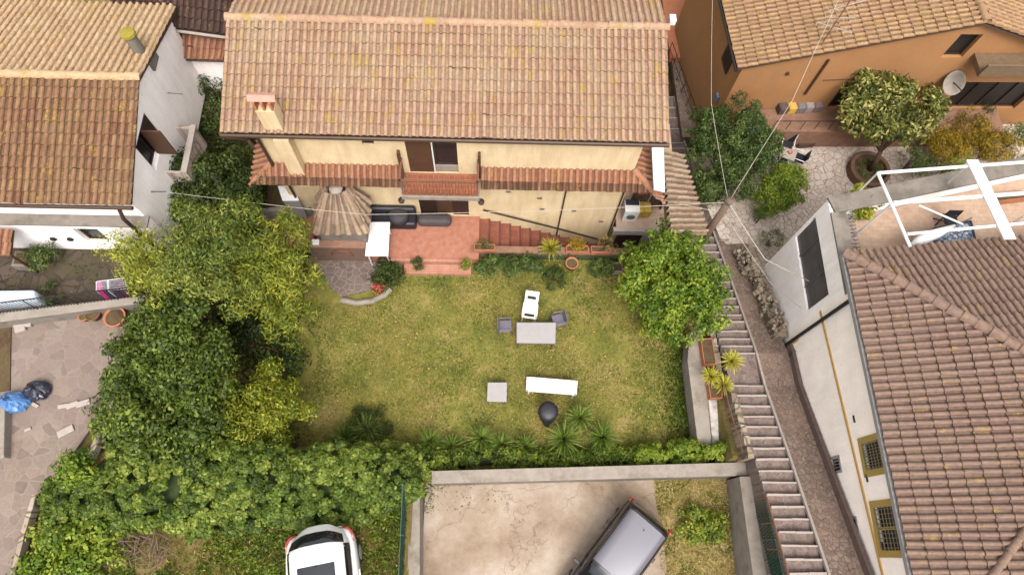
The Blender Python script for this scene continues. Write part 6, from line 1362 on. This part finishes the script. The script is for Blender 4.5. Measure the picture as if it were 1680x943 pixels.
MB().lathe([(R1 - .01, 0), (R1 * .5, .05), (.02, .06)], (pp.x, pp.y, -.98), 24).build('soil', M['soil'], rp_)
crown('weeds', 'bush', rp_, [((pp.x, pp.y, -.95), .5)], dens=60, clump=.15, leaf=(.08, .03), flat=.3)
for (x, y, r_, lb, mt) in ((1585, 225, .95, 'ochre yellow bushy shrub beyond the roof terrace', 'autumn'), (1545, 245, .8, 'ochre shrub nearest the pale leaved tree', 'autumn'), (1632, 240, .75, 'ochre green shrub at the right edge beyond the terrace', 'autumn'), (1606, 185, .45, 'dark green shrub above the ochre bushes', 'darkg'), (1500, 262, .5, 'thin olive shrub above the terrace parapet', 'bush'), (1668, 215, .3, 'small green shrub by the white paving at the right edge', 'bush'), (1560, 275, .5, 'green undergrowth just beyond the terrace parapet', 'lemon'), (1672, 262, .4, 'fresh green plant at the right edge beyond the pergola', 'lemon')):
    c = C3(x, y, -.3); shrub('shrub', lb, 'shrub', (c[0], c[1], -1.2), [(c, r_), ((c[0] + .3, c[1] - .2, -.6), r_ * .7)], mt, dens=210, clump=.26, leaf=(.12, .035), tbase=.5)
c = C3(1152, 862, .5); shrub('low_shrub', 'low leafy green shrub on the verge right of the black car', 'shrub', (c[0], c[1], .26), [((c[0] - .25, c[1] + .1, .45), .45), ((c[0] + .4, c[1], .45), .4), ((c[0], c[1] - .25, .4), .35)], 'weed', dens=170, clump=.2, leaf=(.11, .06), tbase=.6)
c = C3(110, 905, 3.0); shrub('bramble', 'bright green bramble patch at the bottom left beside the yard', 'shrub', (c[0], c[1], 2.6), [(c, .95), ((c[0] + .8, c[1] - .3, 2.8), .7), ((c[0] - .3, c[1] - .7, 3.0), .8)], 'lemon', dens=200, clump=.3, leaf=(.13, .08), flat=.5, tbase=.6)
c = C3(118, 768, 3.3); shrub('ivy_shoot', 'light green leafy bump at the left end of the ivy bank', 'shrub', (c[0], c[1], 2.7), [((c[0], c[1], 3.2), .5)], 'lemon', dens=200, clump=.22, leaf=(.1, .07), tbase=.6)

# ivy banks and ground cover (uncountable)
def ivybank(name, label, path, mat, n_, leaf, tb=.5, clump=.15):
    """path: list of (x,y,z,halfwidth,height): leaf clumps heaped over an uneven rounded ridge"""
    path = np.array(path); k = len(path); seg = np.linalg.norm(np.diff(path[:, :2], axis=0), axis=1); cum = np.concatenate([[0], np.cumsum(seg)]); tot = cum[-1]
    nc = int(tot * path[:, 3].mean() * 2.6 / clump ** 2 * 1.15); d_ = rng.random(nc) * tot; i = np.clip(np.searchsorted(cum, d_) - 1, 0, k - 2); u = ((d_ - cum[i]) / seg[i])[:, None]; q = path[i] * (1 - u) + path[i + 1] * u
    d = (path[i + 1] - path[i])[:, :2]; d /= np.linalg.norm(d, axis=1, keepdims=True); s = np.stack([-d[:, 1], d[:, 0]], 1)
    a = rng.uniform(-.5, .5, nc) * PI * 1.05; w_ = q[:, 0] * 1.0
    rr = 1 + .10 * np.sin(w_ * 1.9 + a * 2.1) + .07 * np.sin(w_ * 4.3 - a * 3.3 + 1) + rng.normal(0, .06, nc)
    cc = np.empty((nc, 3)); cc[:, :2] = q[:, :2] + s * (np.sin(a) * q[:, 3] * rr)[:, None]; cc[:, 2] = q[:, 2] + np.cos(a) * q[:, 4] * rr
    ct = tb + .12 * np.sin(w_ * 1.3 + 2 * np.sin(a * 3)) + rng.normal(0, .16, nc); cr = clump * rng.uniform(.5, 1.4, nc); wt = cr ** 2; idx = rng.choice(nc, n_, p=wt / wt.sum())
    dd = sph(n_); dd[:, 2] = np.abs(dd[:, 2]) * .9; P = cc[idx] + dd * (cr[idx] * rng.uniform(.5, 1.05, n_))[:, None] * np.array([1, 1, .75])
    nn = dd + rng.normal(0, .4, (n_, 3)) + np.array([0, 0, .5]); T = ct[idx] + rng.normal(0, .15, n_)
    o = leaves(name, M[mat], None, P, nn, leaf[0] * rng.uniform(.55, 1.35, n_), leaf[1] * rng.uniform(.7, 1.25, n_), T); props(o, label, 'ivy', None, 'stuff')
    core = MB(); ring = 9; vs = []
    for j in range(k):
        dd = path[min(j + 1, k - 1)][:2] - path[max(j - 1, 0)][:2]; dd = dd / (np.linalg.norm(dd) + 1e-9); ss = np.array([-dd[1], dd[0]])
        for m in range(ring): an = PI * (m / (ring - 1) - .5); vs.append((path[j][0] + ss[0] * math.sin(an) * path[j][3] * .8, path[j][1] + ss[1] * math.sin(an) * path[j][3] * .8, path[j][2] - .35 + math.cos(an) * path[j][4] * .78 + (.2 if 0 < m < ring - 1 else 0)))
    core.add(vs, [(j * ring + m, j * ring + m + 1, (j + 1) * ring + m + 1, (j + 1) * ring + m) for j in range(k - 1) for m in range(ring - 1)])
    oc = core.build(name + '_stems', M['undergrowth']); props(oc, 'tangled dark stems underneath the ' + label.split(' ', 1)[1], 'stems', None, 'stuff'); return o
pa_ = [pz(70, 850, 3.3), pz(150, 800, 3.4), pz(300, 796, 3.3), pz(450, 796, 3.1), pz(560, 796, 2.8), pz(640, 790, 2.3), pz(690, 790, 1.7)]
hs2 = [(.9, .7), (1.1, .65), (1.1, .6), (1.05, .6), (1.05, .65), (.8, .8), (.3, .65)]
ivybank('ivy_hedge', 'thick ivy covered bank running from the yard to the parking court', [(p.x, p.y, p.z - .7, a, b) for p, (a, b) in zip(pa_, hs2)], 'ivy', 85000, (.1, .075), .42)
pa_ = [pz(670, 756, .7), pz(800, 750, .8), pz(930, 752, .8), pz(1050, 748, .8)]
ivybank('ivy_border', 'strip of mixed ivy and weeds on the lawn side of the long court wall', [(p.x, p.y + .05, .15, a, b) for p, a, b in zip(pa_, (.45, .26, .22, .3), (.8, .5, .42, .5))], 'weed', 9000, (.09, .06), .4, .14)
pa_ = [pz(1045, 748, .8), pz(1120, 745, .9), pz(1205, 742, .9)]
ivybank('yellow_creeper', 'bright yellow green creeper at the right end of the long court wall', [(p.x, p.y + .05, .15, a, b) for p, a, b in zip(pa_, (.3, .38, .42), (.75, .85, .95))], 'lemon', 7000, (.09, .065), .72, .15)
pa_ = [pz(560, 770, .9), pz(620, 765, .9), pz(700, 757, .9)]
ivybank('creeping_ivy', 'pale leaved ivy spilling from the bank onto the left end of the lawn', [(p.x, p.y, .3, a, b) for p, a, b in zip(pa_, (.6, .7, .4), (1.2, 1.2, .9))], 'ivy', 10000, (.11, .085), .62)

# scrub on the slope around the white car
def scatter(name, label, region, n_, mat, L_, W_, tb, zf, up=.6, cat='grass', mask=None, tvv=.25, th=None):
    (x0, x1, y0, y1) = region; X = rng.uniform(x0, x1, n_); Y = rng.uniform(y0, y1, n_)
    if mask is not None: k = mask(X, Y); X, Y = X[k], Y[k]
    n_ = len(X); Z = np.array([zf(a, b) for a, b in zip(X, Y)])
    P = np.stack([X, Y, Z + rng.uniform(.0, L_ * .4, n_)], 1); Nn = rng.normal(0, 1, (n_, 3)) * np.array([1, 1, .35]) + np.array([0, 0, up]); dirv = rng.normal(0, 1, (n_, 3)) * np.array([1, 1, .5]) + np.array([0, 0, .35])
    T = tb + (th(X, Y) if th is not None else 0) + rng.normal(0, tvv, n_)
    o = leaves(name, M[mat], None, P, Nn, L_ * rng.uniform(.5, 1.4, n_), W_ * rng.uniform(.6, 1.3, n_), T, dirv=dirv); return props(o, label, cat, None, 'stuff')
def fbm(X, Y, s=1.0): return (np.sin(X * 1.7 * s + 1.3 * np.sin(Y * 1.1 * s)) + .7 * np.sin(Y * 2.9 * s + 1.9 * np.sin(X * 1.6 * s + 2)) + .5 * np.sin((X + Y) * 4.7 * s + 2 * np.sin(Y * 3 * s)) + .35 * np.sin((X - Y) * 9.1 * s + np.sin(X * 7 * s))) / 2.5
scatter('slope_grass', 'green and brown rough grass and creepers on the slope around the white car', (-11.6, -2.4, -3.5, 1.4), 38000, 'weed', .12, .055, .38, gz, .9, mask=lambda X, Y: ~((np.hypot((X + 9.2) / 1.5, (Y - .1) / .7) < 1 + .2 * np.sin(X * 6)) & (rng.random(len(X)) < .8)) & ~((fbm(X, Y, .8) > .25) & (rng.random(len(X)) < .6)), th=lambda X, Y: .25 * fbm(X, Y, .9))
scatter('dry_slope_grass', 'rusty dry grass patches on the slope beside the white car', (-9.8, -2.4, -3.5, .7), 9000, 'drygrass', .16, .02, .25, lambda a, b: gz(a, b) + .04, .5, mask=lambda X, Y: fbm(X, Y, .8) > -.1)
lawnz = lambda a, b: .02
edge = lambda X, Y: (X > -6.4 + .5 * np.sin(Y * 1.3)) & ~((X < -4.1) & (Y > 8.1)) & ~((X > -3.3) & (X < -.7) & (Y > 9.2))
scatter('lawn_grass', 'short uneven green and straw coloured grass of the lawn', (-7.0, 6.7, 2.9, 9.9), 80000, 'grass', .075, .016, .5, lawnz, .8, mask=lambda X, Y: edge(X, Y) & (fbm(X, Y, .8) + rng.normal(0, .35, len(X)) > -.35), th=lambda X, Y: -.5 * fbm(X + 3, Y * 1.2, .65) - .12 * fbm(X * 3, Y * 3) - .28 * np.clip((-4.2 - X) / 2, 0, 1) - .35 * np.clip((X - 5.6) / 1, 0, 1) - .2 * np.clip((Y - 8.3) / 1.2, 0, 1) - .02)
scatter('dry_lawn_grass', 'straw coloured dry grass mixed into the lawn', (-6.3, 6.2, 3.1, 9.3), 36000, 'drygrass', .085, .012, .5, lawnz, .6, mask=lambda X, Y: edge(X, Y) & (fbm(X + 3, Y * 1.2, .65) + rng.normal(0, .4, len(X)) < .15), tvv=.3)
scatter('lawn_clover', 'patches of broader green weeds and clover in the lawn', (-6.8, 6.7, 2.9, 9.9), 26000, 'weed', .06, .04, .3, lawnz, 1.2, mask=lambda X, Y: edge(X, Y) & (fbm(X * 1.1 - 2, Y * 1.1 + 1, 1.0) + .9 * np.clip((X - 5.4) / 1, 0, 1) + .9 * np.clip((-4.6 - X) / 1.3, 0, 1) + .7 * np.clip((Y - 8.6), 0, 1) + rng.normal(0, .25, len(X)) > .42))
scatter('verge_grass', 'dry yellow grass and weeds on the verge right of the court', (5.3, 7.75, -2.5, 2.3), 12000, 'drygrass', .12, .016, .75, lambda a, b: .27, .5, tvv=.3)
scatter('verge_weeds', 'green weeds among the dry grass of the court verge', (5.35, 7.75, -2.5, 2.3), 4500, 'weed', .08, .045, .4, lambda a, b: .27, 1.0, mask=lambda X, Y: fbm(X * 1.5, Y * 1.5) > .15)
scatter('tree_litter', 'fallen leaves and low weeds under the trees on the left bank', (-11.2, -6.2, 2.6, 10.5), 14000, 'darkg', .11, .06, .4, gz, 1.0)
scatter('passage_weeds', 'weeds on the ground between the white house and the cream house', (-10.0, -7.9, 10.0, 15.4), 9000, 'bush', .12, .05, .35, gz, 1.0)
scatter('court_edge_weeds', 'thin weeds and litter along the top left edge of the parking court', (-2.0, .6, 1.1, 2.28), 1500, 'weed', .07, .03, .35, lambda a, b: .31, .9, mask=lambda X, Y: (Y > 1.6 + .45 * (X + 2) / 1) | (rng.random(len(X)) < .06) | (X < -1.7))
scatter('garden_litter', 'dull moss and leaf litter on the paving of the shady garden', (-15, -10.2, 6.9, 8.6), 900, 'bush', .06, .03, .2, lambda a, b: 2.99, 1.0, mask=lambda X, Y: fbm(X, Y, 1.4) > .1)
# heap of dead branches
tw = thing('dead_branches', 'heap of bare pale dead branches on the slope left of the white car', 'branches', C3(235, 895, 2.6)); mb = MB(); rd = random.Random(12)
for k in range(46):
    c = V3(C3(rd.uniform(195, 270), rd.uniform(868, 925), 2.7 + rd.random() * .25)); a = rd.uniform(0, PI); L_ = rd.uniform(.3, 1.0); dv = V3((math.cos(a), math.sin(a), rd.uniform(-.2, .25))) * L_ / 2
    mb.tube([c - dv, c + V3((rd.uniform(-.06, .06), rd.uniform(-.06, .06), .03)), c + dv], [.016, .012, .004], 5)
mb.build('twigs', M['pole'], tw)
scatter('lawn_tufts', 'taller darker green tufts scattered through the lawn', (-6.6, 6.6, 3.0, 9.6), 9000, 'weed', .13, .014, .3, lawnz, .3, mask=lambda X, Y: edge(X, Y) & (fbm(X * 2.2 + 1, Y * 2.2, 1.3) > .45))
lf_ = 500; X = rng.uniform(-6, 6.4, lf_); Y = rng.uniform(3.2, 9.6, lf_); k_ = edge(X, Y); X, Y = X[k_], Y[k_]; P = np.stack([X, Y, np.full(len(X), .07)], 1)
props(leaves('fallen_leaves', M['drygrass'], None, P, rng.normal(0, .3, (len(X), 3)) + np.array([0, 0, 1]), .07, .04, rng.random(len(X))), 'small pale fallen leaves and blossoms lying over the lawn', 'leaves', None, 'stuff')
scatter('wall_foot_weeds', 'dark green weeds along the foot of the garden side wall', (5.7, 6.68, 3.3, 7.4), 5000, 'weed', .13, .04, .15, lawnz, .6, mask=lambda X, Y: rng.random(len(X)) < ((X - 5.7) / .95) ** 1.6)
